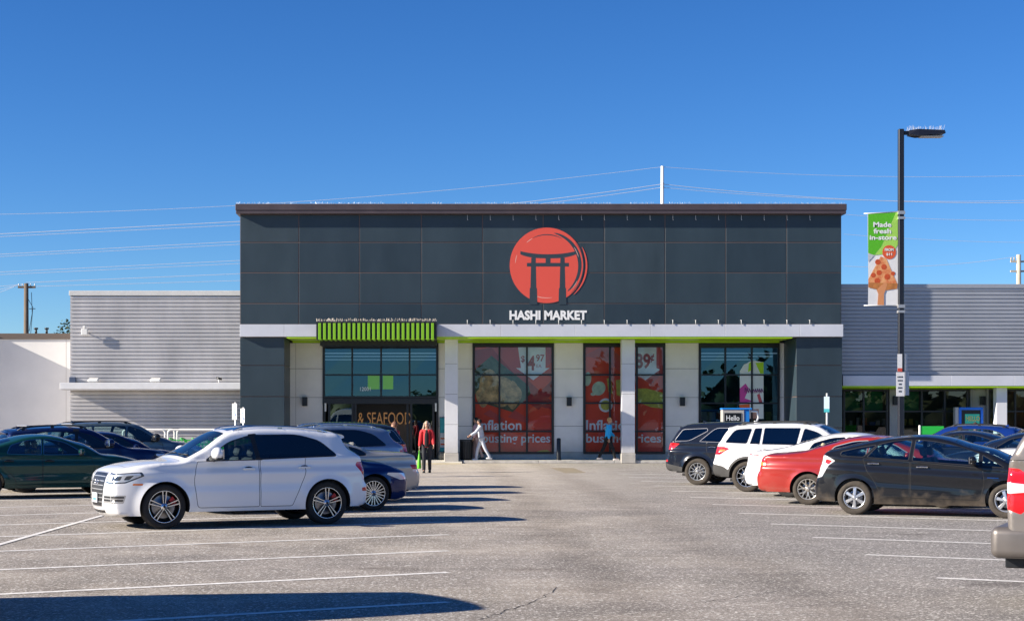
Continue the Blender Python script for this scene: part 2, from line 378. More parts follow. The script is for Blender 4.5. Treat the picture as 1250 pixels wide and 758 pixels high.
# cream wall panels between the windows
rows = [zG, Z_(450, YW), Z_(485, YW), Z_(520, YW), .42]
for a, c in ((347, 394), (535, 577), (676, 712), (812, 853), (951, 975)):
    b = MB()
    x0 = X_(a, YW); x1 = X_(c, YW)
    cuts = [x0, X_(361, YW), x1] if a == 347 else [x0, x1]
    for u, v in zip(cuts[:-1], cuts[1:]):
        for j in range(4): b.box(u + .006, v - .006, YW + rg.uniform(0, .004), YW + .05, rows[j+1] + .008, rows[j] - .008, b=.004)
    b.box(x0, x1, YW + .02, YW + .2, .12, zG, 1)
    sb(b, 'cream_wall', [cream, jline])
plinth = mat('plinth', (.42, .42, .41), .8, noise=.2)
for a, c in ((347, 394), (535, 975)): sb(MB().box(X_(a, YW), X_(c, YW), YW - .03, YW + .18, .12, .42), 'plinth', plinth)
# side cheeks of the recess
# columns
for a, c in ((543, 559), (759, 775)):
    x0 = X_(a, YK - .02); x1 = X_(c, YK - .02); yy = YK - .02; b = MB(); zz = [zF - .062, Z_(444, yy), Z_(481, yy), Z_(518, yy), Z_(553, yy)]
    for j in range(4): b.box(x0, x1, yy, yy + .5, zz[j+1] + .006, zz[j] - .006, b=.006)
    b.box(x0 + .02, x1 - .02, yy + .02, yy + .48, .3, zF - .07, 1)
    cobj = sb(b, 'column', [grey_col, jline])
    cb = MB().box(x0 - .03, x1 + .03, yy - .03, yy + .53, 0, zz[4] - .003, b=.02).build('column_base', concrete, cobj)
# windows
shop_glass = glass_mat('shop_glass', (.40, .56, .66), .9, .0, .12, (.30, .62, .85))
poster_glass = glass_mat('poster_glass', (.96, .96, .97), .9, .0, .04, (.6, .75, .9))
def window(name, x0, x1, ztop, zbot, vxs, hzs, y, parent, gm, fw=.09, head=None, pane_gap=0.):
    """black frame with its panes; returns the frame"""
    b = MB(); d0, d1 = y - .06, y + .06
    b.box(x0, x1, d0, d1, ztop - (head or fw), ztop, b=.006).box(x0, x1, d0, d1, zbot, zbot + fw, b=.006)
    vx = [x0 + fw / 2] + list(vxs) + [x1 - fw / 2]
    for k, v in enumerate(vx):
        h = fw / 2 if k in (0, len(vx) - 1) else .035
        b.box(v - h, v + h, d0 + .004, d1 - .004, zbot + fw - .01, ztop - (head or fw) + .01)
    for z in hzs: b.box(x0 + fw - .01, x1 - fw + .01, d0 + .012, d1 - .012, z - .03, z + .03)
    fr = sb(b, name, black_m, parent) if parent is store else b.build(name, black_m, parent)
    zz = [zbot + fw] + sorted(hzs) + [ztop - (head or fw)]
    rg2 = random.Random(int(x0 * 7 + 99))
    for i in range(len(vx) - 1):
        for j in range(len(zz) - 1):
            t = [rg2.uniform(-.004, .004) for _ in range(4)]
            MB().add([(vx[i], y + t[0], zz[j]), (vx[i+1], y + t[1], zz[j]), (vx[i+1], y + t[2], zz[j+1]), (vx[i], y + t[3], zz[j+1])], [(0, 1, 2, 3)]).build('pane', gm, fr)
    return fr
wx = lambda px: X_(px, YW)
wz = lambda py: Z_(py, YW)
window('window', wx(577), wx(676), wz(418.7), wz(554), [wx(609.7), wx(643.2)], [wz(457.5), wz(492), wz(526.5)], YW, store, poster_glass, head=.17)
window('window', wx(712), wx(812), wz(418.7), wz(554), [wx(744.5), wx(777.5)], [wz(457.5), wz(492), wz(526.5)], YW, store, poster_glass, head=.17)
window('window', wx(853), wx(951.5), wz(418.7), wz(554), [wx(885.3), wx(917.6)], [wz(457.5), wz(492), wz(526.5)], YW, store, shop_glass, head=.2)
window('entrance_window', wx(394), wx(535), wz(418.7), wz(486), [wx(430), wx(465.3), wx(500)], [wz(457.5)], YW, store, shop_glass, head=.2)
# sliding doors under it
zd = wz(486); b = MB().box(wx(394), wx(535), YW - .08, YW + .1, wz(493), zd - .004, b=.005)
for p in (396, 402, 430.5, 434, 497.5, 502, 529, 534): b.box(wx(p) - .045, wx(p) + .045, YW - .05, YW + .07, .12, wz(493) - .003)
b.box(wx(402), wx(432), YW - .04, YW + .05, .12, .4).box(wx(500), wx(529), YW - .04, YW + .05, .12, .4)
dr = sb(b, 'sliding_door', black_m)
for a, c in ((402, 431), (501, 529)):
    MB().add([(wx(a), YW, .4), (wx(c), YW, .4), (wx(c), YW, wz(493)), (wx(a), YW, wz(493))], [(0, 1, 2, 3)]).build('pane', glass_mat('door_glass', (.45, .62, .62), .9, 0, .12, (.75, .95, 1)), dr)
MB().box(wx(396.5), wx(398.5), YW - .12, YW - .06, wz(502), wz(492)).build('sensor_light', white_m, dr)
MB().box(wx(531), wx(533), YW - .12, YW - .06, wz(502), wz(492)).build('sensor_light', white_m, dr)
# room behind the glass
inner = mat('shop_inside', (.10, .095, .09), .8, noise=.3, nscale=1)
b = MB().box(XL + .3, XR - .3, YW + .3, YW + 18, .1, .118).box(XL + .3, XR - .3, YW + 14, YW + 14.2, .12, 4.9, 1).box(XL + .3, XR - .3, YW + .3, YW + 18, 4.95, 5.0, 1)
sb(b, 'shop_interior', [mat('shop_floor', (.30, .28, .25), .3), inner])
b = MB()
for k, y in enumerate((2.5, 6., 10.)): b.box(XL + 1, XR - 1, YW + y, YW + y + .12, 4.5, 4.54)  # added glowing strips that stand in for pale bands reflected in the panes
sb(b, 'reflection_strip', mat('reflection_strip', (1, 1, 1), .5, emit=((.7, .85, 1), .12)))
shelfm = [mat('shelf_goods_' + 'abcdef'[k], c, .6) for k, c in enumerate([(.5, .1, .05), (.5, .35, .05), (.1, .3, .12), (.3, .3, .32), (.1, .15, .4), (.5, .48, .4)])]
rg = random.Random(11); b = MB()
for r_ in range(3):
    y = YW + 2.2 + r_ * 3.2
    x = wx(600 + 20 * r_)
    while x < wx(960):
        for z in (.35, .8, 1.25, 1.7): b.box(x, x + rg.uniform(.15, .3), y, y + .3, z, z + rg.uniform(.18, .38), rg.randrange(6))
        x += .34
tag(sb(b, 'shop_goods', shelfm), kind='stuff')
# sign inside the doors
b = MB().box(wx(432), wx(500), YW + 1.2, YW + 1.3, wz(516), wz(493)).box(wx(432), wx(500), YW + 1.25, YW + 1.3, .12, wz(516) - .01, 1)
ds = b.build('hanging_sign', [mat('blackboard', (.012, .012, .012), .6), mat('wood_panel', (.16, .09, .04), .5, noise=.3)]); tag(ds, 'black sign with bronze seafood lettering hanging inside the entrance doors', 'sign')
text('letters', '& SEAFOOD', mat('bronze_letter', (.50, .25, .09), .4, emit=((.6, .28, .08), .10)), ds, (wx(468), YW + 1.18, wz(518)), height=.50, width=2.2, bold=.0, depth=.03)
# awning of green boards over the doors
yA = YF - 1.0; ax0, ax1 = X_(386, yA), X_(533, yA); zt = Z_(393, yA); zb = Z_(414, yA)
b = MB().box(ax0, ax1, yA + .04, YF - .065, zb + .06, zt, 0).box(ax0, ax1, yA - .01, yA + .04, zt - .04, zt + .02).box(ax0, ax0 + .06, yA, YF - .065, zb, zt).box(ax1 - .06, ax1, yA, YF - .065, zb, zt)
b.box(ax0, ax1, YF + .9, YW - .07, zF - .3, zF - .07)
aw = sb(b, 'awning', mat('awning_dark', (.012, .014, .02), .5))
stp = (ax1 - ax0 - .1) / 24
for k in range(24):
    x = ax0 + .05 + stp * (k + .18)
    MB().box(x, x + stp * .54, yA - .04, yA + .03, zb - .02, zt - .045, b=.006).box(x, x + stp * .54, yA + .035, YF - .07, zb - .02, zb + .05, b=.006).build('slat', mat('slat_green', (.20, .46, .008), .5), aw)
b = MB(); rg = random.Random(2); x = ax0
while x < ax1: b.tube([(x, yA, zt + .02), (x + rg.uniform(-.03, .03), yA + rg.uniform(-.06, .06), zt + .02 + rg.uniform(.06, .13))], .006, 3, smooth=False); x += .035
tag(b.build('bird_spikes', mat('spike_beige', (.6, .52, .44), .5), aw), kind='stuff')
# window stickers and street number
b = MB().box(wx(449), wx(463.3), YW - .022, YW - .016, wz(475), wz(458.5)).box(wx(467.3), wx(480), YW - .022, YW - .016, wz(475), wz(458.5))
ws = b.build('window_sticker', mat('green_vinyl', (.22, .62, .14), .5)); tag(ws, 'bright green vinyl square on the glass above the entrance doors', 'sticker')
t = text('street_number', '12001', mat('number_white', (.8, .8, .8), .5), None, (wx(446), YW - .03, wz(477)), height=.15, width=.42, depth=.004); tag(t, 'white street number figures on the glass over the doors', 'number')

# --- logo sign
yS = YF - .012
def lx(u): return X_(560 + u / 3.99, yS)
def lz(v): return Z_(230 + v / 3.99, yS)
sign = thing('store_sign', 'round red sign with a dark gate emblem over white shop name letters', 'sign', (0, yS, 0))
red = mat('sign_red', (.72, .085, .055), .5)
cx, cz = lx(435), lz(375); rad = (lx(605) - lx(250)) / 2 + .03
def arc(b, r0, r1, a0, a1, cx, cz, y0, y1, taper=True, n=40, mi=0):
    po = []; pi_ = []
    for i in range(n + 1):
        t = i / n; a = R(a0 + (a1 - a0) * t); k = math.sin(math.pi * t) ** .5 if taper else 1
        m_ = (r0 + r1) / 2; h = (r1 - r0) / 2 * k
        po.append((cx + (m_ + h) * math.cos(a), cz + (m_ + h) * math.sin(a))); pi_.append((cx + (m_ - h) * math.cos(a), cz + (m_ - h) * math.sin(a)))
    for i in range(n): b.prism([po[i], po[i+1], pi_[i+1], pi_[i]], y0, y1, mi)
b = MB(); Rr = X_(669 + 46, yS) - X_(669, yS)
cxr = X_(667.5, yS); czr = Z_(324, yS)
b.prism([(cxr + Rr * .985 * math.cos(q) , czr + Rr * math.sin(q)) for q in [2 * math.pi * i / 72 for i in range(72)]], -.006, .008)
arc(b, Rr * 1.03, Rr * 1.075, -48, 28, cxr - .0, czr, -.006, .008)
sgn = b.build('red_disc', red, sign)
b = MB()
arc(b, Rr * .83, Rr * .925, -52, 78, cxr, czr, -.0085, -.0065)
arc(b, Rr * .96, Rr * .985, -50, 40, cxr, czr, -.0085, -.0065)
arc(b, Rr * .80, Rr * .825, 60, 118, cxr, czr, -.0085, -.0065)
L = lambda pts: [(lx(u), lz(v)) for u, v in pts]
top = [(299, 304)] + [(300 + 270 * t, 306 + 15 * (1 - abs(2 * t - 1) ** 2.2)) for t in [i / 14 for i in range(1, 14)]] + [(570, 304), (563, 322), (556, 325), (551, 334), (520, 340), (350, 340), (322, 334), (317, 325), (308, 322)]
# split the curved beam into quads so it stays planar and convex
beam_t = [(300 + 270 * i / 14, 306 + 15 * (1 - abs(2 * i / 14 - 1) ** 2.2)) for i in range(15)]
beam_b = [(300 + 270 * i / 14, 322 + 19 * (1 - abs(2 * i / 14 - 1) ** 3)) for i in range(15)]
for i in range(14): b.prism(L([beam_t[i], beam_t[i+1], beam_b[i+1], beam_b[i]]), -.0095, -.007)
b.prism(L([(332, 363), (537, 363), (537, 381), (332, 381)]), -.0095, -.007)
b.prism(L([(423, 338), (447, 338), (447, 365), (423, 365)]), -.0098, -.007)
for x0, x1 in ((353, 375), (495, 516)):
    b.prism(L([(x0, 338), (x1, 338), (x1 + 3, 487), (x0 - 4, 487)]), -.0092, -.007)
    b.prism(L([(x0 - 7, 485), (x1 + 6, 485), (x1 + 8, 566), (x0 - 9, 566)]), -.0104, -.007)
b.build('gate_emblem', mat('emblem_dark', (.027, .046, .060), .5), sign)
b = MB(); arc(b, Rr * .855, Rr * .87, -114, -80, cxr, czr, -.0085, -.0065); arc(b, Rr * .86, Rr * .875, 14, 34, cxr, czr, -.0125, -.011); arc(b, Rr * .80, Rr * .815, 118, 132, cxr, czr, -.0085, -.0065); arc(b, Rr * .83, Rr * .845, 160, 176, cxr, czr, -.0085, -.0065)
arc(b, Rr * .90, Rr * .912, -44, -26, cxr, czr, -.0125, -.011)
sign.scale = (1, .35, 1); b.build('brush_marks', mat('brush_pale', (.75, .45, .38), .5), sign)
text('letters', 'HASHI MARKET', mat('letter_white', (.82, .82, .80), .5), sign, ((lx(247) + lx(624)) / 2, -.006, lz(641)), width=lx(624) - lx(247), height=lz(594) - lz(641), bold=.045, depth=.012)

# --- window posters
def dec(name, label, x0, x1, z0, z1, y):
    return thing(name, label, 'poster', (0, y, 0))
redp = mat('poster_red', (.80, .085, .03), .6); redd = mat('poster_dark_red', (.42, .045, .04), .6); redm = mat('poster_mid_red', (.60, .10, .08), .6)
mint = mat('poster_mint', (.88, .98, .95), .6); ptext = mat('poster_letters', (.86, .98, .98), .6); ynum = mat('poster_number', (.42, .06, .035), .6)
YP = YW + .07
def poster(x0p, x1p, label, kind):
    o = dec('window_poster', label, 0, 0, 0, 0, YP)
    x0, x1, z0, z1 = wx(x0p), wx(x1p), wz(553), wz(421)
    s = MB().box(x0, x1, 0, .01, z0, z1).build('sheet', redp, o)
    def pl(pts, m, name, d=.002):
        pts = [(wx(u), wz(v)) for u, v in pts]; return MB().prism(pts, -d, -d + .001).build(name, m, o)
    if kind == 0:
        pl([(577, 428), (600, 424), (676, 492), (676, 500), (640, 492), (577, 460)], redd, 'dark_band')
        pl([(577, 421), (676, 421), (676, 440), (640, 470), (600, 424)], redm, 'pale_band', .003)
        pl([(645, 492), (676, 462), (676, 478), (658, 500)], redd, 'dark_band', .004)
        food = mat('poster_chicken', (.80, .56, .25), .6, noise=.75, nscale=3.2, dark=(.12, .09, .04))
        pl([(579, 452), (600, 434), (645, 470), (648, 480), (626, 503), (590, 492), (578, 478)], mat('poster_tray', (.12, .17, .09), .6, noise=.5, nscale=3), 'tray', .005)
        for k, (u, v, ru, rv) in enumerate(((612, 478, 22, 17), (598, 468, 14, 16), (626, 482, 10, 16), (590, 484, 9, 12))):
            pl([(u + ru * math.cos(q) * (1 + .12 * math.sin(3 * q + k)), v + rv * math.sin(q) * (1 + .1 * math.cos(4 * q))) for q in [2 * math.pi * i / 28 for i in range(28)]], food, 'roast_chicken', .006 + .0012 * k)
        pl([(632, 421), (666, 421), (666, 449), (671, 449), (651, 464), (630, 449), (636, 449)][:], mint, 'price_arrow', .012)
        text('price', '$', ynum, o, (wx(638.3), -.014, wz(443)), height=.30, width=.16, bold=.02, depth=.002)
        text('price', '4', ynum, o, (wx(648.5), -.014, wz(452)), height=.60, width=.32, bold=.03, depth=.002)
        text('price', '97', ynum, o, (wx(659.5), -.014, wz(441)), height=.28, width=.34, bold=.02, depth=.002)
        text('price', 'EA', ynum, o, (wx(658), -.014, wz(448.5)), height=.13, width=.20, depth=.002)
        text('slogan', 'Inflation', ptext, o, (wx(610), -.014, wz(525)), height=.42, width=1.78, bold=.02, depth=.002)
        text('slogan', 'busting prices', ptext, o, (wx(630.5), -.014, wz(543.5)), height=.48, width=2.75, bold=.02, depth=.002)
        pl([(653, 552), (660, 549.5), (668, 548.8), (673, 552)], mat('poster_yellow', (.6, .5, .03), .6), 'logo_arc', .014)
        for q in range(2): pl([(590 + q * 30, 505 + 4 * q), (598 + 30 * q, 500), (617 + q * 30, 512), (612 + 30 * q, 516)], redm, 'pale_band', .004 + q * .001)
    else:
        pl([(712, 434), (740, 421), (777, 450), (777, 470), (740, 440)], redm, 'pale_band')
        pl([(777, 421), (812, 421), (812, 452), (795, 470), (777, 455)], redm, 'pale_band', .003)
        pale = mat('poster_cucumber', (.6, .8, .55), .6, noise=.3, nscale=4)
        for k, (u, v, ru, rv, rt) in enumerate(((717.5, 462.5, 4.5, 8.5, .1), (731, 474, 8, 9, .6), (724, 481, 3, 2, 0))):
            pl([(u + ru * math.cos(q) * math.cos(rt) - rv * math.sin(q) * math.sin(rt), v + ru * math.cos(q) * math.sin(rt) + rv * math.sin(q) * math.cos(rt)) for q in [2 * math.pi * i / 24 for i in range(24)]], pale, 'cucumber_slice', .004 + k * .001)
        pl([(739.5 + 8.5 * math.cos(q), 494.5 + 8.5 * math.sin(q)) for q in [2 * math.pi * i / 28 for i in range(28)]], mint, 'dip_bowl', .005)
        dip = mat('poster_dip', (.62, .66, .10), .6, noise=.4, nscale=8)
        pl([(739.5 + 6 * math.cos(q), 494.5 + 6 * math.sin(q)) for q in [2 * math.pi * i / 28 for i in range(28)]], dip, 'dip', .0065)
        pl([(741, 462), (746, 461), (748, 481), (743, 478)], dip, 'celery_stick', .008); pl([(752, 464), (758, 463), (758, 484), (753, 482)], dip, 'celery_stick', .009)
        pl([(777, 474), (790, 474), (812, 480), (812, 499), (795, 497), (777, 490)], dip, 'taco', .006)
        pl([(777, 421), (801.5, 421), (801.5, 449), (806, 451), (788, 464), (777, 457)], mint, 'price_arrow', .012)
        text('price', '89', ynum, o, (wx(785), -.014, wz(450)), height=.62, width=.62, bold=.03, depth=.002)
        text('price', '¢', ynum, o, (wx(796.5), -.014, wz(442.5)), height=.36, width=.16, bold=.02, depth=.002)
        text('slogan', 'Inflation', ptext, o, (wx(744), -.014, wz(525)), height=.42, width=1.9, bold=.02, depth=.002)
        text('slogan', 'busting prices', ptext, o, (wx(761.5), -.014, wz(543.5)), height=.48, width=3.05, bold=.02, depth=.002)
    return o
poster(580, 673.5, 'red window poster with roast chicken and a $4.97 price arrow', 0)
poster(714.5, 809.5, 'red window poster with cucumber slices and an 89 cent price arrow', 1)
# pale bag-shaped decal in the right window
o = thing('window_decal', 'white, pink and green vinyl decal inside the window behind the white off-road car', 'sticker', (0, YW - .014, 0))
pl = lambda pts, m, name, d: MB().prism([(wx(u), wz(v)) for u, v in pts], -d, -d + .0008).build(name, m, o)
pl([(903, 453), (908, 445), (918, 440), (932, 442), (932, 511), (903, 511)], mat('decal_white', (.75, .8, .76), .6), 'sheet', .002)
pl([(914, 444), (917, 441), (917, 452), (913, 454)], green_m, 'leaf', .004); pl([(922, 443), (932, 442), (932, 456), (928, 456)], green_m, 'leaf', .004)
pk = mat('decal_pink', (.6, .06, .32), .6)
pl([(903, 474), (910, 468), (914, 474), (909, 486), (920, 490), (903, 492)], pk, 'pink_shape', .004)
b = MB(); rgd = random.Random(6)
for q in range(9):
    u = 909 + q * 2.5; v = 477 + (q % 2) * .8; b.tube([(wx(u), -.006, wz(v + 2.2)), (wx(u + .6), -.006, wz(v - 2.2 - rgd.random() * 2)), (wx(u + 1.6), -.006, wz(v - .5)), (wx(u + 2.5), -.006, wz(v + 1.8))], .018, 4)
b.build('script_strokes', mat('decal_letters', (.25, .06, .22), .6), o)
pl([(924, 482), (927, 480), (931, 492), (927, 493)], mat('decal_red', (.6, .1, .12), .6), 'red_shape', .005)
pl([(902, 494), (915, 493), (915, 499), (905, 506)], mat('decal_orange', (.7, .14, .03), .6), 'orange_shape', .006)
pl([(916, 500), (926, 499), (926, 511), (916, 511)], mat('decal_peach', (.55, .3, .22), .6), 'peach_shape', .007)

# wall lamps
def wall_lamp(x, y, z, label, h=.36):
    t = thing('wall_lamp', label, 'wall lamp', (x, y, z), group='black box lamps on the shop wall')
    MB().box(-.03, .03, -.03, 0, -.1, .1).build('bracket', black_m, t)
    MB().box(-.1, .1, -.2, -.032, -h / 2, h / 2, b=.008).build('lamp_housing', black_m, t)
    MB().box(-.08, .08, -.185, -.045, -h / 2 - .006, -h / 2 - .001).build('lens', mat('lens', (.5, .5, .48), .3), t)
for px, lb in ((372.5, 'small black box lamp on the cream panel left of the entrance'), (694.5, 'black box lamp between the two red poster windows'), (832.5, 'black box lamp right of the 89 cent poster window')):
    wall_lamp(X_(px, YW), YW - .005, wz(490), lb)

# ================================================================= left-hand buildings
def corrugated(b, x0, x1, y, z0, z1, pitch=.150, d=.045, mi=0):
    z = z0; vs = []; fs = []; prof = []
    while z < z1 - .001:
        for dz, dy in ((0, 0), (.16, 0), (.28, -1), (.90, -1)): prof.append((y + dy * d, min(z1, z + dz * pitch)))
        z += pitch
    prof.append((y, z1))
    for (yy, zz) in prof: vs += [(x0, yy, zz), (x1, yy, zz)]
    for i in range(len(prof) - 1): fs.append((2 * i, 2 * i + 1, 2 * i + 3, 2 * i + 2))
    b.add(vs, fs, mi)
YL = 65.6
silver = mat('corrugated_silver', (.56, .54, .53), .42, metal=.3, noise=.22, nscale=.7, stretch=(1, 1, .35))
ann = thing('corrugated_building', 'low silver corrugated annexe left of the dark supermarket', 'building', (0, YL, 0))
def ab(mb, name, m, par): o = mb.build(name, m, par); o.location = (0, -par.location.y, 0); return o
xa, xb = X_(86, YL), XL - .01
zt = Z_(355, YL)
b = MB(); corrugated(b, xa, xb, YL, Z_(471, YL), Z_(361, YL)); corrugated(b, xa, xb, YL, 0, Z_(475, YL)); b.box(xa, xb, YL + .02, YL + 18, 0, zt - .05)
ab(b, 'corrugated_wall', silver, ann)
ab(MB().box(xa - .04, xb, YL - .09, YL + .3, Z_(361, YL), zt, b=.01), 'parapet_cap', mat('cap_white', (.62, .62, .60), .45, noise=.1), ann)
YC = YL - .9
ab(MB().box(X_(73, YC), xb, YC, YL + .0, Z_(475, YC), Z_(467, YC), b=.01).box(X_(73, YC) + .05, xb, YC + .05, YL - .02, Z_(475, YC) - .03, Z_(475, YC) - .002), 'canopy', mat('canopy_white', (.72, .72, .72), .45, noise=.08), ann)
yy = YL + 3
wb = thing('white_building', 'plain white rendered wall with a brown coping at the far left', 'building', (0, yy, 0))
ab(MB().box(-60, X_(88, yy), yy, yy + 15, 0, Z_(414, yy)), 'wall', mat('white_render', (.74, .73, .71), .8, noise=.12, nscale=.4, bump=.1), wb)
ab(MB().box(-60, X_(88, yy), yy - .06, yy + 15, Z_(414, yy) + .002, Z_(407, yy), b=.01), 'coping', mat('coping_brown', (.13, .10, .08), .5), wb)
b = MB()
for k in range(1, 6): b.box(-10 - k * 6, -9.985 - k * 6, yy - .003, yy + .01, .1, Z_(414, yy) - .01)
ab(b, 'render_joints', mat('render_joint', (.42, .40, .36), .8), wb)
for px, py in ((44, 403), (57, 404)):
    p = P(px, 407, yy + .3); v = thing('roof_vent', 'small dark vent on the white building roof, ' + ('nearer the utility pole' if px == 44 else 'nearer the green bush'), 'vent', p)
    MB().tube([(0, 0, 0), (0, 0, .16)], .05, 8).build('pipe', black_m, v); MB().tube([(0, 0, .17), (0, 0, .24)], .09, 8).build('cowl', black_m, v)
lw = thing('side_building', 'rendered wing just outside the left edge that shades the white wall', 'building', (0, 67.3, 0))
ab(MB().box(-60, -20.8, 67.3, 68.5, 0, 6.0), 'wall', MATS['white_render'], lw); ab(MB().box(-60, -20.75, 67.25, 68.5, 6.003, 6.12), 'coping', MATS['coping_brown'], lw)
# flood lamps on the annexe
def flood(px, py, y, label, up):
    t = thing('flood_lamp', label, 'flood lamp', P(px, py, y), group='flood lamps on the annexe')
    if up: MB().tube([(0, 0, -.12), (0, 0, 0)], .025, 8).build('stem', white_m, t); MB().box(-.2, .2, -.16, .16, 0, .09, b=.02, M=Matrix.Rotation(R(15), 4, 'X')).build('lamp_head', white_m, t)
    else: MB().tube([(0, .28, .0), (0, 0, 0)], .022, 8).build('arm', white_m, t); MB().box(-.12, .12, -.04, .06, -.12, .12, b=.015).box(-.05, .05, -.05, .05, .13, .24, b=.01).build('lamp_head', white_m, t)
flood(114, 465, YL - .4, 'white flood lamp lying on the annexe canopy, at its left end', True)
flood(190, 465, YL - .4, 'white flood lamp lying on the middle of the annexe canopy', True)
flood(103, 405, YL - .28, 'white flood lamp on an arm high on the corrugated wall', False)
t = thing('security_camera', 'small dark camera on a bracket above the canopy, near the dark pier', 'camera', P(267, 465, YL - .4))
MB().tube([(0, 0, -.1), (0, 0, .08)], .02, 6).build('bracket', white_m, t); MB().tube([(-.09, 0, .13), (.12, -.05, .07)], .045, 8).build('camera_body', black_m, t)
t = thing('junction_box', 'small dark box at the left corner of the corrugated wall', 'box', P(89, 464, YL - .06)); MB().box(-.13, .13, -.1, 0, -.1, .12, b=.01).build('case', mat('box_blue', (.05, .07, .12), .5), t)

# ================================================================= right-hand shops
YR = 64.87
rt = thing('shop_building', 'long grey corrugated shop wing with a white band to the right', 'building', (0, YR, 0))
x0, x1 = XR + .01, 60
blue_sil = mat('corrugated_blue_grey', (.42, .43, .46), .42, metal=.35, noise=.12, nscale=.5)
b = MB(); corrugated(b, x0, x1, YR, Z_(458, YR), Z_(352, YR)); b.box(x0, x1, YR + .02, YR + 18, Z_(458, YR), Z_(349, YR)); ab(b, 'corrugated_wall', blue_sil, rt)
ab(MB().box(x0, x1, YR - .08, YR + .3, Z_(352, YR), Z_(347, YR), b=.01), 'parapet_cap', mat('cap_grey', (.38, .40, .44), .4, metal=.3), rt)
b = MB()
for a in (1028, 1160, 1237, 1340, 1450): b.box(max(x0, X_(a, YR)) + .003, X_({1028: 1160, 1160: 1237, 1237: 1340, 1340: 1450, 1450: 2400}[a], YR) - .003, YR - .12, YR + .02, Z_(471, YR), Z_(458.5, YR), b=.006)
ab(b, 'white_band', fascia_m, rt)
YV = 66.4; vx = lambda p: X_(p, YV); vz = lambda q: Z_(q, YV)
ab(MB().box(x0, x1, YR - .1, YV + .1, Z_(471, YR) - .06, Z_(471, YR) - .003).box(x0, x1, YV - .05, YV + .1, vz(474.5), Z_(471, YR) - .063), 'green_soffit', green_m, rt)
b = MB(); sid = mat('grey_siding', (.40, .40, .40), .7, noise=.1)
def siding(b, xa, xb):
    z = .12
    while z < vz(475): b.add([(xa, YV - .03, z), (xb, YV - .03, z), (xb, YV, min(z + .2, vz(475))), (xa, YV, min(z + .2, vz(475)))], [(0, 1, 2, 3)]); z += .2
    b.box(xa, xb, YV + .005, YV + .2, 0, vz(475))
for a, c in ((1086, 1097), (1184, 1206), (1340, 1400)): b = MB(); siding(b, vx(a), vx(c)); ab(b, 'siding_wall', sid, rt)
b = MB()
for xx in (1184, 1203.5): b.box(vx(xx), vx(xx + 2.5), YV - .08, YV - .035, .12, vz(475))
ab(b, 'trim_strip', mat('trim_grey', (.25, .25, .26), .6), rt)
def rwin(xs_, last=False):
    fr = window('window', vx(xs_[0]), vx(xs_[-1]), vz(475), .2, [vx(v) for v in xs_[1:-1]], [vz(502)], YV, rt, glass_mat('wing_glass', (.50, .55, .52), .9, 0, .05), fw=.08); fr.location = (0, -YR, 0)
    return fr
rwin([1029, 1054, 1084]); rwin([1099, 1125, 1153, 1182]); rwin([1206, 1239, 1265, 1300, 1340]); rwin([1400, 1440, 1480])
for px in (1223, 1500):
    yy = YR + .18; b = MB().box(X_(px - 6.5, yy), X_(px + 6.5, yy), yy, yy + .4, .12, Z_(471, YR) - .062, b=.01); ab(b, 'column', grey_col, rt)
b = MB().box(x0 + .1, x1, YV + .3, YV + 10, .1, .118).box(x0 + .1, x1, YV + 6, YV + 6.2, .12, 3.3, 1).box(x0 + .1, x1, YV + .3, YV + 10, 3.4, 3.45, 1); ab(b, 'shop_interior', [MATS['shop_floor'], inner], rt)
b = MB(); rg = random.Random(21); x = vx(1030)
while x < vx(1260):
    for z in (.5, 1.0, 1.5): b.box(x, x + rg.uniform(.1, .25), YV + 1.2, YV + 1.5, z, z + rg.uniform(.12, .34), rg.randrange(6))
    x += .27
tag(ab(b, 'shop_goods', shelfm, rt), kind='stuff')
gsn = mat('green_banner', (.01, .26, .05), .5, noise=.3, nscale=2)
for a, c in ((1031, 1051), (1056, 1079), (1104, 1123)):
    t = MB().box(vx(a), vx(c), YV + .2, YV + .22, vz(501), vz(478)).build('hanging_banner', gsn); tag(t, {1031: 'dark green banner inside the glass next to the dark pier', 1056: 'green banner inside the glass left of the siding wall lamp', 1104: 'green banner inside the glass just right of the lamp post'}[a], 'banner')
ob = mat('orange_display', (.30, .10, .03), .6, noise=.5, nscale=2)
t = MB().box(vx(1232), vx(1262), YV + .4, YV + .45, vz(520), vz(478)).build('shop_display', ob); tag(t, 'brown and orange display board inside the rightmost window', 'display')
for px, lb in ((1092, 'square black lamp on the grey siding beside the lamp post'), (1198, 'square black lamp on the grey siding behind the blue kiosk')):
    wall_lamp(vx(px), YV - .04, vz(489), lb)
# pale paper forms standing behind the wing glass: crumpled wrapping seen in the window
pap = mat('paper', (.42, .33, .20), .7, noise=.6, nscale=1.2)
t = MB(); rg = random.Random(9); t.add([(vx(1127), YV + .5, .3), (vx(1180), YV + .5, .3), (vx(1180), YV + .7, vz(503)), (vx(1170), YV + .6, vz(497)), (vx(1150), YV + .6, vz(499)), (vx(1135), YV + .6, vz(508))], [(0, 1, 2, 3, 4, 5)]); t.box(vx(1105), vx(1124), YV + .5, YV + .6, .3, vz(522))
t = t.build('window_backdrop', pap); tag(t, 'sandy brown paper backdrop behind the glass left of the blue kiosk', 'backdrop')

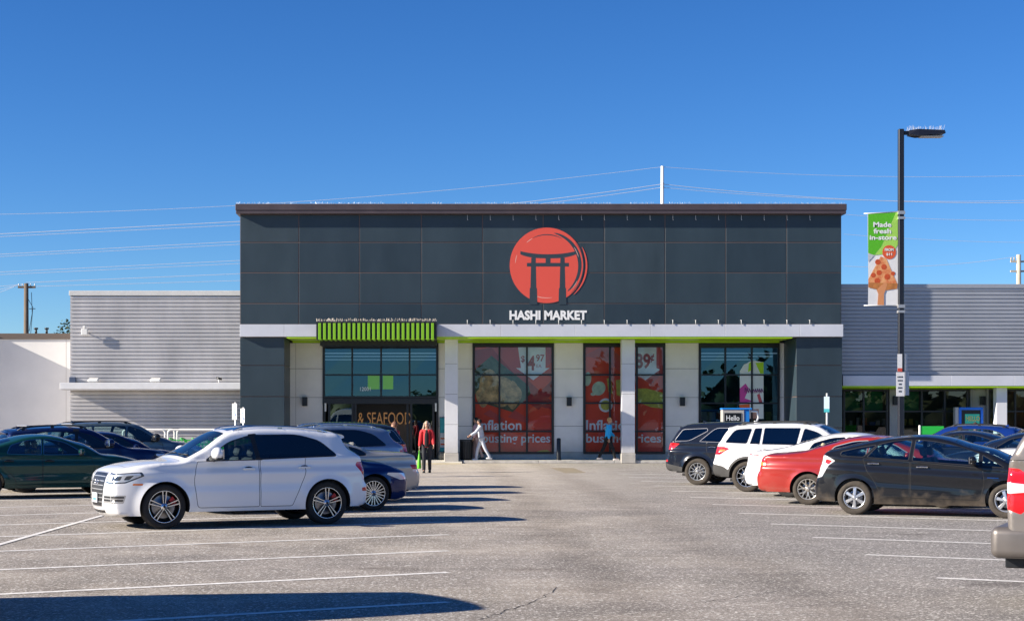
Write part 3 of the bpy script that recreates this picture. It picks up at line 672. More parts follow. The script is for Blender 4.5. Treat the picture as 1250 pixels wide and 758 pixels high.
# ================================================================= cars
def cat_rom(c, step=.04, closed=False):
    """smooth curve through control rows; a row whose last value is 1 is a sharp corner"""
    c = [tuple(p) for p in c]; n = len(c); out = []
    for i in range(n - 1):
        p1 = np.array(c[i][:-1], float); p2 = np.array(c[i+1][:-1], float)
        p0 = np.array(c[i-1][:-1], float) if i > 0 and not c[i][-1] else 2 * p1 - p2
        p3 = np.array(c[i+2][:-1], float) if i < n - 2 and not c[i+1][-1] else 2 * p2 - p1
        L = math.hypot(*(p2 - p1)[:2]); k = max(1, int(math.ceil(L / step)))
        d0 = max(1e-6, math.hypot(*(p1 - p0)[:2])); d1 = max(1e-6, L); d2 = max(1e-6, math.hypot(*(p3 - p2)[:2]))
        m1 = ((p1 - p0) / d0 + (p2 - p1) / d1) / 2 * d1; m2 = ((p2 - p1) / d1 + (p3 - p2) / d2) / 2 * d1
        if c[i][-1] or i == 0: m1 = p2 - p1 if (c[i+1][-1] or i + 1 == n - 1) else 1.5 * (p2 - p1) - .5 * m2
        if c[i+1][-1] or i + 1 == n - 1: m2 = p2 - p1 if (c[i][-1] or i == 0) else 1.5 * (p2 - p1) - .5 * m1
        for j in range(k):
            t = j / k; out.append((2*t**3 - 3*t*t + 1) * p1 + (t**3 - 2*t*t + t) * m1 + (-2*t**3 + 3*t*t) * p2 + (t**3 - t*t) * m2)
    out.append(np.array(c[-1][:-1], float))
    return np.array(out)
def inside(pts, poly):
    x, y = pts[:, 0], pts[:, 1]; r = np.zeros(len(pts), bool); n = len(poly)
    for i in range(n):
        x1, y1 = poly[i][:2]; x2, y2 = poly[(i + 1) % n][:2]
        if y1 == y2: continue
        c = ((y1 > y) != (y2 > y)) & (x < (x2 - x1) * (y - y1) / (y2 - y1) + x1); r ^= c
    return r
def offset(poly, d):
    """grow (d > 0) a closed polygon"""
    n = len(poly); a = sum(poly[i][0] * poly[(i + 1) % n][1] - poly[(i + 1) % n][0] * poly[i][1] for i in range(n)); sgn = 1 if a > 0 else -1; out = []
    for i in range(n):
        p0, p1, p2 = (np.array(poly[(i + k) % n], float) for k in (-1, 0, 1))
        e1 = (p1 - p0) / (np.linalg.norm(p1 - p0) + 1e-9); e2 = (p2 - p1) / (np.linalg.norm(p2 - p1) + 1e-9)
        n1 = np.array([e1[1], -e1[0]]); n2 = np.array([e2[1], -e2[0]]); m = n1 + n2; L = m @ m
        m = m * 2 / L if L > .5 else n1
        k = np.linalg.norm(m)
        if k > 1.8: m *= 1.8 / k
        out.append(tuple(p1 + m * d * sgn))
    return out
def rounded(poly, r=.04, n=4):
    """polygon with rounded corners"""
    out = []; N = len(poly)
    for i in range(N):
        p0, p1, p2 = (np.array(poly[(i + k) % N][:2], float) for k in (-1, 0, 1)); rr = poly[i][2] if len(poly[i]) > 2 else r
        a = p0 - p1; b = p2 - p1; la = np.linalg.norm(a); lb = np.linalg.norm(b); q = min(rr, la * .45, lb * .45)
        A = p1 + a / la * q; B = p1 + b / lb * q
        if q < .004: out.append(tuple(p1)); continue
        for k in range(n + 1): t = k / n; out.append(tuple((1-t)**2 * A + 2*t*(1-t) * p1 + t*t * B))
    res = []
    for i, p in enumerate(out):                           # long edges get in-between points so they follow the curved skin
        q = np.array(out[(i + 1) % len(out)]); p = np.array(p); k = max(1, int(np.linalg.norm(q - p) / .05))
        for j in range(k): res.append(tuple(p + (q - p) * j / k))
    return res
def cdt(outline, polys, grid, extra):
    """triangles of the outline's inside, with every polygon's edges kept; returns points, triangles, centroids"""
    V = []; E = []
    for pl in [outline] + polys:
        o = len(V); V += [tuple(p[:2]) for p in pl]; n = len(pl); E += [(o + i, o + (i + 1) % n) for i in range(n)]
    o = np.array(outline); x0, z0 = o[:, 0].min(), o[:, 1].min(); x1, z1 = o[:, 0].max(), o[:, 1].max()
    gx, gz = np.meshgrid(np.arange(x0 + grid[0] / 2, x1, grid[0]), np.arange(z0 + grid[1] / 2, z1, grid[1])); gz = gz + 0 * gx
    gx[1::2] += grid[0] / 2; G = np.stack([gx.ravel(), gz.ravel()], 1); G = G[inside(G, outline)]
    if len(extra): ex = np.array(extra); ex = ex[inside(ex, outline)]; G = np.concatenate([G, ex])
    # keep loose points off the constrained edges
    A = []; 
    for pl in [outline] + polys:
        a = np.array([p[:2] for p in pl]); A.append(a)
    A = np.concatenate(A); keep = np.ones(len(G), bool)
    for i in range(0, len(G), 500):
        d = ((G[i:i+500, None, :] - A[None]) ** 2).sum(2).min(1); keep[i:i+500] = d > .007 ** 2
    G = G[keep]
    V += [tuple(p) for p in G]
    vo, eo, fo, *_ = delaunay_2d_cdt([Vector(v) for v in V], E, [], 0, 1e-5)
    P2 = np.array([(v[0], v[1]) for v in vo]); T = np.array([f[:] for f in fo if len(f) == 3])
    C = P2[T].mean(1); k = inside(C, outline); return P2, T[k], C[k]

class Car:
    def __init__(s, sp):
        s.sp = sp; s.prof = cat_rom(sp['prof'], .07 if sp.get('lo') else .035); p = s.prof; p[:, 1] -= p[:, 3] * np.clip((p[:, 1] - 1.15) / .2, 0, 1)
        d = np.hypot(np.diff(p[:, 0]), np.diff(p[:, 1])); s.s = np.concatenate([[0], np.cumsum(d)])
        t = np.gradient(p[:, :2], axis=0); t /= np.linalg.norm(t, axis=1)[:, None]; s.nrm = np.stack([-t[:, 1], t[:, 0]], 1)
        # rear bottom -> over the roof -> front bottom: outward is to the left of travel
        s.xr, s.xf = p[:, 0].min(), p[:, 0].max(); s.apex = int(np.argmax(p[:, 1]))
        s.Wm = sp['W'] / 2; s.R = sp['tyre'][0]; s.arch = s.R + sp.get('arch', .055); s.wb = sp['wb'] / 2; s.sill = sp.get('sill', .24)
    def belt(s, x):
        (xa, za), (xb, zb) = s.sp['belt']; return za + (zb - za) * np.clip((x - xa) / (xb - xa), -.3, 1.3)
    def W0(s, x, z):
        sp = s.sp; W = s.Wm; zb = s.belt(x)
        zc = sp.get('crease', .80) + (x * sp.get('crease_slope', .0))
        low = np.clip((.62 - z) / .42, 0, 1); up = np.clip((z - .62) / np.maximum(zb - .62, .1), 0, 1)
        y = W - .055 * low ** 2 - .040 * up ** 2
        y -= .024 / (1 + np.exp(-(z - zc) / .012)) * np.clip((zb - z) / .1, 0, 1)             # shoulder crease
        y += .014 * np.exp(-((z - zc + .03) / .05) ** 2)
        y -= .018 * np.exp(-((z - (zc - .22)) / .09) ** 2) * np.clip(1 - (np.abs(x) / s.wb) ** 4, 0, 1)
        y += .012 * np.exp(-((z - .36) / .04) ** 2) * np.clip(1 - (np.abs(x) / (s.wb - .4)) ** 8, 0, 1)
        for wx_ in (-s.wb, s.wb):                                                            # arch flare
            d = np.hypot(x - wx_, z - s.R); y += sp.get('flare', .022) * np.clip(1 - (d - s.arch) / .11, 0, 1) ** 1.5 * np.clip((zb - z) / .2, 0, 1)
        ab = np.clip(z - zb, 0, 9); k = np.clip(ab / .05, 0, 1)
        y -= .022 * k + sp.get('tumble', .42) * ab + .10 * ab ** 2
        u = np.clip((x - (s.wb + sp.get('nose_start', .0))) / (s.xf - s.wb - sp.get('nose_start', .0)), 0, 1); v = np.clip((-s.wb - .05 - x) / (-s.wb - .05 - s.xr), 0, 1)
        y = y - sp.get('nose', .24) * W * u ** 2.2 - sp.get('tail', .13) * W * v ** 2.4
        # roof narrows a little to the rear
        y -= sp.get('rear_in', .05) * np.clip((-x - .2) / 2., 0, 1) * np.clip(ab / .4, 0, 1)
        return y
    def side_y(s, pts):
        P3 = s.prof; A = P3[:-1, :2]; B = P3[1:, :2]; D = B - A; L2 = (D ** 2).sum(1)
        out = np.empty(len(pts))
        for i in range(0, len(pts), 800):
            q = pts[i:i+800]; t = np.clip(((q[:, None] - A) * D).sum(2) / L2, 0, 1); c = A + t[..., None] * D
            d2 = ((q[:, None] - c) ** 2).sum(2); j = d2.argmin(1); d = np.sqrt(d2[np.arange(len(q)), j]); tt = t[np.arange(len(q)), j]
            r = P3[j, 2] * (1 - tt) + P3[j + 1, 2] * tt; u = np.clip(1 - d / r, 0, 1)
            out[i:i+800] = s.W0(q[:, 0], q[:, 1]) - r * (1 - np.sqrt(np.clip(1 - u * u, 0, 1)))
        return out
    def y_at(s, x, z): return float(s.side_y(np.array([[x, z]]))[0])
    def top_pt(s, ss, t):
        """(arc length along the outline, -1..1 across) -> 3D"""
        x = np.interp(ss, s.s, s.prof[:, 0]); z = np.interp(ss, s.s, s.prof[:, 1]); r = np.interp(ss, s.s, s.prof[:, 2]); c = np.interp(ss, s.s, s.prof[:, 3])
        nx = np.interp(ss, s.s, s.nrm[:, 0]); nz = np.interp(ss, s.s, s.nrm[:, 1]); we = s.W0(x, z) - r; b = c * (1 - np.abs(t) ** 2.3)
        return np.stack([x + nx * b, t * we, z + nz * b], -1)
    def s_front(s, z): i = s.apex; a = s.prof[i:, 1]; return float(np.interp(-z, -a, s.s[i:]))
    def s_rear(s, z): i = s.apex; return float(np.interp(z, s.prof[:i+1, 1], s.s[:i+1]))
    def s_x(s, x): 
        m = (s.prof[:, 1] > .72); return float(np.interp(x, s.prof[m, 0], s.s[m]))

def make_mats(sp):
    k = sp['paint_name']
    paint = mat(k, sp['paint'], sp.get('rough', .28), sp.get('metal', 0.), coat=1. if max(sp['paint']) > .3 else .75, dirt=sp.get('dirt'), spec=.5 if max(sp['paint']) > .3 else .15)
    return paint

TR = lambda: dict(
    seam=mat('door_gap', (.006, .006, .006), .7), rubber=mat('black_trim', (.014, .014, .015), .45), chrome=mat('chrome', (.75, .75, .76), .12, 1.),
    clad=mat('grey_cladding', (.035, .034, .033), .7, noise=.2), dark=mat('underbody', (.012, .011, .011), .9))
def wheel_mesh(sp):
    R_, rr, tw = sp['tyre']; w = MB(); y0 = -tw / 2; y1 = tw / 2; style = sp['rim']
    tyre = MB(); e = .018
    pf = [(y0 + .03, rr), (y0 + .008, rr + .012), (y0, rr + (R_ - rr) * .4), (y0 + .004, rr + (R_ - rr) * .75), (y0 + .02, R_ - .010), (y0 + .035, R_ - .002)]
    for k in range(4):
        yy = y0 + .045 + k * (tw - .09) / 3.; pf += [(yy - .006, R_), (yy - .005, R_ - .008), (yy + .005, R_ - .008), (yy + .006, R_)]
    pf += [(y1 - .035, R_ - .002), (y1 - .02, R_ - .010), (y1 - .004, rr + (R_ - rr) * .75), (y1, rr + (R_ - rr) * .4), (y1 - .008, rr + .012), (y1 - .03, rr)]
    tyre.lathe(pf, 48); tyre.lathe([(y0 + .0015, rr + (R_ - rr) * .30), (y0 - .0015, rr + (R_ - rr) * .34), (y0 + .0005, rr + (R_ - rr) * .38)], 48)
    rim = MB(); face = 1 if sp.get('two_tone') else 0
    rim.lathe([(y0 + .030, rr + .003), (y0 + .012, rr + .003), (y0 + .010, rr - .010), (y0 + .03, rr - .020), (y1 - .04, rr - .035)], 48, mi=face if False else 0)
    rim.lathe([(y0 + .0105, rr - .001), (y0 + .0095, rr - .009), (y0 + .013, rr - .012)], 48, mi=face)
    def spoke(a0, r0, a1, r1, w0, w1, d0=.022, d1=.016, mi_top=face):
        p0 = Vector((r0 * math.cos(a0), 0, r0 * math.sin(a0))); p1 = Vector((r1 * math.cos(a1), 0, r1 * math.sin(a1))); t = (p1 - p0).normalized(); q = Vector((-t.z, 0, t.x))
        yo0 = y0 + d0; yo1 = y0 + d1; dp = .035
        f = [p0 + q * w0, p1 + q * w1, p1 - q * w1, p0 - q * w0]; ys = [yo0, yo1, yo1, yo0]
        k = .72; g_ = [p0 + q * w0 * k, p1 + q * w1 * k, p1 - q * w1 * k, p0 - q * w0 * k]
        rim.add([Vector((v.x, y, v.z)) for v, y in zip(g_, ys)] + [Vector((v.x, y + .007, v.z)) for v, y in zip(f, ys)], [(0, 1, 2, 3)], mi_top)
        rim.add([Vector((v.x, y, v.z)) for v, y in zip(g_, ys)] + [Vector((v.x, y + .007, v.z)) for v, y in zip(f, ys)] + [Vector((v.x, y + dp, v.z)) for v, y in zip(f, ys)],
                [(0, 4, 5, 1), (1, 5, 6, 2), (2, 6, 7, 3), (3, 7, 4, 0), (4, 8, 9, 5), (6, 10, 11, 7)], 0)
    n = style[0]; kind = style[1]; base = sp.get('rim_turn', .3)
    for i in range(n):
        a = base + 2 * math.pi * i / n; h = math.pi / n
        if kind == 'double': 
            for sg in (-1, 1): spoke(a + sg * .42, .036, a + sg * .125, rr - .012, .0075, .0125)
        elif kind == 'vee':
            for sg in (-1, 1): spoke(a + sg * .08, .05, a + sg * h * .55, rr - .014, .012, .012)
        elif kind == 'fan':
            spoke(a, .045, a, rr - .014, .022, .034, .012, .026)
        elif kind == 'thin':
            spoke(a, .045, a + .05, rr - .012, .011, .009)
        elif kind == 'wye':
            spoke(a, .045, a, rr * .55, .022, .020)
            for sg in (-1, 1): spoke(a + sg * .03, rr * .50, a + sg * h * .5, rr - .014, .012, .012)
    rim.lathe([(y0 + .03, .062), (y0 + .019, .055), (y0 + .016, .030), (y0 + .012, .028), (y0 + .011, .0)], 24, mi=face); rim.lathe([(y0 + .0108, .022), (y0 + .010, .0)], 16, mi=0)
    for i in range(5):
        a = 2 * math.pi * i / 5 + base; rim.lathe([(y0 + .010, .007), (y0 + .009, .0)], 6, c=(.052 * math.cos(a), .0045, .052 * math.sin(a)), mi=2)
    disc = MB(); disc.lathe([(y0 + .095, rr - .07), (y0 + .095, .09), (y0 + .085, .085), (y0 + .085, 0)], 40, mi=0); disc.lathe([(y0 + .13, rr - .03), (y0 + .14, 0)], 32, mi=1)
    if sp.get('caliper'):
        ca = sp['caliper_angle'] if 'caliper_angle' in sp else .3
        for i in range(6):
            a = ca + (i - 3) * .13; r0, r1 = rr - .125, rr - .045
            disc.add([((r0 if k in (0, 3) else r1) * math.cos(a + (.13 if k > 1 else 0)), y0 + .058, (r0 if k in (0, 3) else r1) * math.sin(a + (.13 if k > 1 else 0))) for k in range(4)] +
                     [((r0 if k in (0, 3) else r1) * math.cos(a + (.13 if k > 1 else 0)), y0 + .12, (r0 if k in (0, 3) else r1) * math.sin(a + (.13 if k > 1 else 0))) for k in range(4)],
                     [(0, 1, 2, 3), (1, 0, 4, 5), (3, 2, 6, 7), (2, 1, 5, 6), (0, 3, 7, 4)], 2)
    return tyre, rim, disc
def build_car(sp, name, label, cat, loc, rz):
    c = Car(sp); root = thing(name, label, cat, (loc[0], loc[1], 0), rz); T = TR(); paint = make_mats(sp)
    gl = glass_mat(sp.get('glass', 'car_glass'), {'car_glass': (.66, .80, .80), 'privacy_glass': (.06, .07, .09)}[sp.get('glass', 'car_glass')], .95, .0, .08)
    glf = glass_mat('car_glass', (.66, .80, .80), .95, .0, .08); glw = glass_mat('windscreen_glass', (.60, .75, .80), .95, .0, .07)
    lampw = mat('headlamp', (.72, .76, .80), .15, .3, coat=1.); lampr = mat('tail_lamp', (.55, .010, .014), .12, coat=1.); lampc = mat('clear_lamp', (.72, .72, .74), .1, .2, coat=1.); lampo = mat('amber_lamp', (.8, .2, .01), .2, coat=1.)
    mats = {'paint': paint, 'seam': T['seam'], 'trim': T['rubber'], 'chrome': T['chrome'], 'clad': T['clad'], 'glass': gl, 'glass_front': glf, 'windscreen': glw, 'lamp': lampw, 'red': lampr, 'clear': lampc, 'amber': lampo,
            'dark': T['dark'], 'grille': mat('grille_black', (.012, .012, .013), .35), 'silver': mat('silver_trim', (.5, .5, .5), .3, .6), 'lampdark': mat('lamp_dark', (.05, .06, .075), .1, coat=1.), 'roofglass': mat('roof_glass', (.006, .008, .012), .03, coat=1.)}
    # ---- side outline: profile then back along the bottom through the arches
    zs = c.sill; prof = [tuple(p[:2]) for p in c.prof]
    def arcpts(xw, first, last):
        n = 26; return [(xw + c.arch * math.cos(first + (last - first) * i / n), c.R + c.arch * math.sin(first + (last - first) * i / n)) for i in range(n + 1)]
    zfb = prof[-1][1]; zrb = prof[0][1]
    ang = lambda z: math.asin(max(-1, min(1, (z - c.R) / c.arch)))
    af = ang(zfb); asl = ang(zs); ar = ang(zrb)
    low = arcpts(c.wb, af, math.pi - asl); sx0, sx1 = low[-1][0], -c.wb + c.arch * math.cos(asl); m = int((sx0 - sx1) / .05)
    low += [(sx0 + (sx1 - sx0) * i / m, zs) for i in range(1, m)]; low += arcpts(-c.wb, asl, math.pi - ar)
    def fill(a, b): k = max(1, int(math.hypot(b[0]-a[0], b[1]-a[1]) / .05)); return [(a[0] + (b[0]-a[0]) * i / k, a[1] + (b[1]-a[1]) * i / k) for i in range(1, k)]
    lower = fill(prof[-1], low[0]) + low + fill(low[-1], prof[0])
    outline = prof + lower
    # ---- regions on the side
    regs = []                                             # (part, material, polygon)
    for part, m_, pl, gap in sp.get('doors', []):
        q = rounded(pl, .05); regs.append(('body', 'seam', q)); regs.append(('door', m_, offset(q, -.009)))
    for (m_, pl) in sp.get('lower', []): regs.append(('body', m_, rounded(pl, .03)))
    if sp.get('arch_trim'):
        for xw in (-c.wb, c.wb):
            ra = c.arch + sp['arch_trim']; regs.append(('body', 'clad', [(xw + ra * math.cos(math.pi * i / 20), c.R + ra * math.sin(math.pi * i / 20)) for i in range(21)] + [(xw - ra, 0), (xw + ra, 0)]))
    for k, (m_, pl) in enumerate(sp['windows']):
        pl = [(v[0], v[1] - .035 * min(1, max(0, (v[1] - 1.15) / .2))) + tuple(v[2:]) for v in pl]; q = rounded(pl, .03, 3); regs.append(('body', sp.get('window_trim', 'trim'), offset(q, sp.get('trim_w', .016)))); regs.append(('window%d' % k, m_, q))
    for part, m_, pl in sp.get('side', []): regs.append((part, m_, rounded(pl, .018, 3)))
    polys = [r[2] for r in regs]
    ex = []
    for dd in ((.006, .03, .06) if sp.get('lo') else (.004, .012, .025, .045, .07)):
        ex += [tuple(c.prof[i, :2] - c.nrm[i] * dd) for i in range(1, len(c.prof) - 1)]
    P2, Tr, C = cdt(outline, polys, (.09, .075) if sp.get('lo') else (.045, .036), ex)
    which = np.full(len(C), -1); 
    for k, r_ in enumerate(regs): which[inside(C, r_[2])] = k
    Y = c.side_y(P2)
    acc = {}
    def put(part, m_, tri3):                                # tri3: list of 3 points
        acc.setdefault(part, {}).setdefault(m_, []).append(tri3)
    for t, k in zip(Tr, which):
        part, m_ = ('body', 'paint') if k < 0 else regs[k][:2]
        tri = [(P2[i, 0], Y[i], P2[i, 1]) for i in t]
        # seams sink a little
        if m_ == 'seam': pass
        a = P2[t]; ccw = (a[1, 0]-a[0, 0])*(a[2, 1]-a[0, 1]) - (a[2, 0]-a[0, 0])*(a[1, 1]-a[0, 1]) > 0
        if not ccw: tri = tri[::-1]
        for sg, nm in ((-1, 'near'), (1, 'far')):
            q = [(p[0], sg * p[1], p[2]) for p in tri]; q = q if sg < 0 else q[::-1]
            put(part if part == 'body' else part + '|' + nm, m_, q)
    # ---- top skin
    SS = c.s; tt = .8; up = [(float(v), -tt) for v in SS]; nT = 18
    endv = float(SS[-1]); ol = up + [(endv, -tt + 2 * tt * i / nT) for i in range(1, nT)] + [(float(v), tt) for v in SS[::-1]] + [(0., tt - 2 * tt * i / nT) for i in range(1, nT)]
    tregs = []
    xa, xb = sp['screen']; wt = sp.get('screen_w', (.90, .92)); sa, sb_ = c.s_x(xa), c.s_x(xb)
    q = rounded([(sa, -wt[0] * tt), (sb_, -wt[1] * tt), (sb_, wt[1] * tt), (sa, wt[0] * tt)], .05); tregs.append(('body', 'trim', offset(q, .012))); tregs.append(('windscreen', 'windscreen', q))
    if 'rear_glass' in sp:
        (za, zb2) = sp['rear_glass']; sa, sb_ = (c.s_rear(za), c.s_rear(zb2)) if not sp.get('rear_by_x') else (c.s_x(za), c.s_x(zb2))
        q = rounded([(sa, -.86 * tt), (sb_, -.86 * tt), (sb_, .86 * tt), (sa, .86 * tt)], .05); tregs.append(('body', 'trim', offset(q, .012))); tregs.append(('rear_window', 'glass', q))
    if 'hood' in sp:
        s0, s1 = c.s_x(sp['hood'][0]), c.s_x(sp['hood'][1]); q = rounded([(s0, -.9 * tt), (s1, -.86 * tt), (s1, .86 * tt), (s0, .9 * tt)], .06); tregs.append(('body', 'seam', q)); tregs.append(('bonnet', 'paint', offset(q, -.007)))
    for (part, m_, pl) in sp.get('roof', []):
        q = rounded([(c.s_x(x_), t_ * tt) for x_, t_ in pl], .04); tregs.append((part, m_, q))
    for (part, m_, pl) in sp.get('front', []):             # (z, t) on the nose; t > 0 mirrored when it does not cross the middle
        mir = min(t_ for _, t_ in pl) > .001
        for sg in ((1, -1) if mir else (1,)):
            tregs.append((part + (('|far' if sg > 0 else '|near') if mir else ''), m_, rounded([(c.s_front(z_), sg * t_ * tt) for z_, t_ in pl], .012, 3)))
    for (part, m_, pl) in sp.get('rear', []):
        mir = min(t_ for _, t_ in pl) > .001
        for sg in ((1, -1) if mir else (1,)):
            tregs.append((part + (('|far' if sg > 0 else '|near') if mir else ''), m_, rounded([(c.s_rear(z_), sg * t_ * tt) for z_, t_ in pl], .012, 3)))
    P3, Tr, C = cdt(ol, [r[2] for r in tregs], (.05, .075), [])
    which = np.full(len(C), -1)
    for k, r_ in enumerate(tregs): which[inside(C, r_[2])] = k
    Q = c.top_pt(P3[:, 0], P3[:, 1] / tt)
    for t, k in zip(Tr, which):
        part, m_ = ('body', 'paint') if k < 0 else tregs[k][:2]
        a = P3[t]; ccw = (a[1, 0]-a[0, 0])*(a[2, 1]-a[0, 1]) - (a[2, 0]-a[0, 0])*(a[1, 1]-a[0, 1]) > 0
        tri = [tuple(Q[i]) for i in (t if ccw else t[::-1])]; put(part, m_, tri)
    # ---- bottom edges turned inwards, wheel wells, floor
    lo = [prof[-1]] + lower + [prof[0]]; ly = c.side_y(np.array(lo)); dk = acc['body']
    for sg in (-1, 1):
        for i in range(len(lo) - 1):
            in_arch = any(abs(math.hypot(lo[i][0] - xw, lo[i][1] - c.R) - c.arch) < .01 for xw in (-c.wb, c.wb))
            dd = (.03, .34) if in_arch else (.02, .10)
            A, B = lo[i], lo[i+1]
            for (d0, d1, m_) in ((0, dd[0], 'paint' if not sp.get('arch_trim') and not sp.get('lower') else 'clad'), (dd[0], dd[1], 'dark')):
                q = [(A[0], sg * (ly[i] - d0), A[1]), (B[0], sg * (ly[i+1] - d0), B[1]), (B[0], sg * (ly[i+1] - d1), B[1]), (A[0], sg * (ly[i] - d1), A[1])]
                dk.setdefault(m_, []); dk[m_].append(q[:3] if sg < 0 else q[:3][::-1]); q2 = [q[0], q[2], q[3]]; dk[m_].append(q2 if sg < 0 else q2[::-1])
    # ---- write the meshes
    def emit(part, md, nm, par):
        bm = bmesh.new(); ms = []; cache = {}
        for k, (m_, tris) in enumerate(md.items()):
            ms.append(mats[m_])
            for t in tris:
                vs = []
                for p in t:
                    key = (round(p[0], 4), round(p[1], 4), round(p[2], 4))
                    if key not in cache: cache[key] = bm.verts.new(p)
                    vs.append(cache[key])
                if len(set(vs)) < 3: continue
                try: f = bm.faces.new(vs)
                except ValueError: continue
                f.material_index = k; f.smooth = True
        if part == 'body':
            bmesh.ops.remove_doubles(bm, verts=[v for v in bm.verts if v.is_boundary], dist=.0012)
        me = bpy.data.meshes.new(nm); bm.to_mesh(me); bm.free()
        for m_ in ms: me.materials.append(m_)
        o = bpy.data.objects.new(nm, me); col.objects.link(o); o.parent = par
        if part == 'body':
            me.set_sharp_from_angle(angle=R(50))
        return o
    body = emit('body', acc.pop('body'), 'body', root); doors = {}
    for key in sorted(acc):
        pt = key.split('|')[0]; nm = 'window' if pt.startswith('window') else pt
        o = emit(pt, acc[key], nm, root); doors[key] = o
    # ---- floor, cabin
    zf = zs + .02; W = c.Wm - .12; b = MB()
    b.box(c.xr + .25, c.xf - .3, -W + .25, W - .25, zf, zf + .03).box(-c.wb + c.arch + .02, c.wb - c.arch - .02, -W, W, zf, zf + .035)
    for xw in (-c.wb, c.wb):
        for sg in (-1, 1): b.box(xw - c.arch, xw + c.arch, sg * (W - .22), sg * (W - .24), .2, c.R + c.arch + .02)
        b.tube([(xw, -W + .1, c.R), (xw, W - .1, c.R)], .04, 8)
    b.tube([(-c.wb - .3, .35, .22), (c.xr + .12, .35, .24)], .035, 8)
    b.build('underbody', T['dark'], root)
    xs0, xs1 = sp['screen']; zbm = float(c.belt(0.)); cab = mat('cabin_' + sp.get('cabin', 'dark'), {'dark': (.05, .05, .055), 'tan': (.42, .34, .22), 'grey': (.16, .16, .15)}[sp.get('cabin', 'dark')], .7)
    b = MB(); b.box(-c.wb - .15, xs1 - .05, -W + .08, W - .08, zf + .03, zf + .1).box(xs1 - .38, xs1 + .02, -W + .1, W - .1, zf + .3, zbm - .10, b=.05).box(-c.wb - .5 if sp.get('hatch') else -c.wb + .05, -c.wb + .1, -W + .1, W - .1, zf + .2, zbm - .12)
    for sg in (-1, 1): b.box(-c.wb + .3, xs1 - .3, sg * (W - .04), sg * (W + .0), zf + .1, zbm - .06)
    b.build('cabin', cab, root)
    def seat(x, y, w_, nm='seat'):
        b = MB(); M = Matrix.Translation((x, y, zf + .28)) @ Matrix.Rotation(R(-16), 4, 'Y')
        b.box(-.02, .48, -w_ / 2, w_ / 2, -.05, .1, M=Matrix.Translation((x, y, zf + .28)), b=.04); b.box(-.08, .06, -w_ / 2, w_ / 2, .0, .58, M=M, b=.04)
        for yy in ((0,) if w_ < .7 else (-.36, .36)): b.box(-.06, .04, yy - .12, yy + .12, .61, .78, M=M, b=.035)
        return b.build(nm, cab, root)
    xs_ = sp.get('seat_x', .0)
    for sg in (-1, 1): seat(xs_, sg * .37, .5)
    seat(xs_ - .88, 0, W * 2 - .3, 'rear_bench')
    b = MB(); M = Matrix.Translation((xs_ + .62, .37, zbm - .08)) @ Matrix.Rotation(R(62), 4, 'Y')
    ring = [(.18 * math.cos(q), .18 * math.sin(q), 0) for q in [2 * math.pi * i / 20 for i in range(21)]]
    bb = MB().tube([M @ Vector(p) for p in ring], .014, 6, caps=False); bb.box(-.17, .17, -.02, .02, -.01, .01, M=M); bb.build('steering_wheel', mat('steering_grey', (.06, .06, .06), .5), root)
    bb = MB().box(-.02, .01, -.11, .11, -.035, .035, M=Matrix.Translation((xs0 * .35 + xs1 * .65 - .4, 0, c.prof[:, 1].max() - .17)), b=.01); bb.build('rear_view_mirror', T['rubber'], root)
    # ---- wheels
    ty, ri, di = wheel_mesh(sp); first = None; tyre_m = mat('tyre_rubber', (.022, .021, .020), .85, noise=.3, nscale=10); 
    if sp.get('dusty'): tyre_m = mat('dusty_tyre', (.060, .050, .040), .95, noise=.35, nscale=14)
    rim_m = mat(sp['rim_mat'][0], sp['rim_mat'][1], .28, .75); face_m = mat('machined_rim', (.78, .79, .80), .18, .9)
    tw = sp['tyre'][2]
    for xw in (c.wb, -c.wb):
        for sg in (-1, 1):
            y = sg * (c.Wm - .028 - tw / 2)
            if first is None:
                wobj = di.build('wheel', [mat('brake_disc', (.25, .25, .26), .35, .9), mat('hub_dark', (.012, .012, .012), .8), mat('caliper_red', (.5, .008, .01), .35)], root)
                ty.build('tyre', tyre_m, wobj); ri.build('rim', [rim_m, face_m, mat('lug', (.1, .1, .1), .4, .8)], wobj); first = wobj
            else: wobj = copy_tree(first, root)
            wobj.location = (xw, y, c.R); wobj.rotation_euler = (0, random.uniform(0, 1) if not sp.get('caliper') else 0, 0 if sg < 0 else math.pi)
    if sp.get('steer'):
        for o in root.children:
            if o.name.startswith('wheel') and o.location.x > 0: o.rotation_euler.z += sp['steer']
    # ---- mirrors and handles
    hb = mats['chrome'] if sp.get('handle') == 'chrome' else (mats['trim'] if sp.get('handle') == 'black' else paint)
    for sg in (-1, 1):
        mx_, mz_ = sp['mirror']; y = c.y_at(mx_, mz_); b = MB()
        b.tube([(mx_, sg * (y - .02), mz_ - .01), (mx_ - .01, sg * (y + .07), mz_ + .0)], [.03, .022], 8, mi=1)
        hw = sp.get('mirror_size', 1.)
        M = Matrix.Translation((mx_ - .02, sg * (y + .155), mz_ + .075 * hw)) @ Matrix.Rotation(sg * R(-8), 4, 'Z')
        b.ball((0, 0, 0), (.075 * hw, .118 * hw, .078 * hw), 16, 10, 0, M)
        b.box(-.062 * hw, -.05 * hw, -.095 * hw, .095 * hw, -.055 * hw, .052 * hw, 2, M=M)
        b.ball((0, 0, 0), (.066 * hw, .108 * hw, .03 * hw), 12, 6, 1, M @ Matrix.Translation((0, 0, -.058 * hw)))
        b.build('side_mirror', [mats[sp['mirror_mat']] if sp.get('mirror_mat') else paint, T['rubber'], T['chrome']], root)
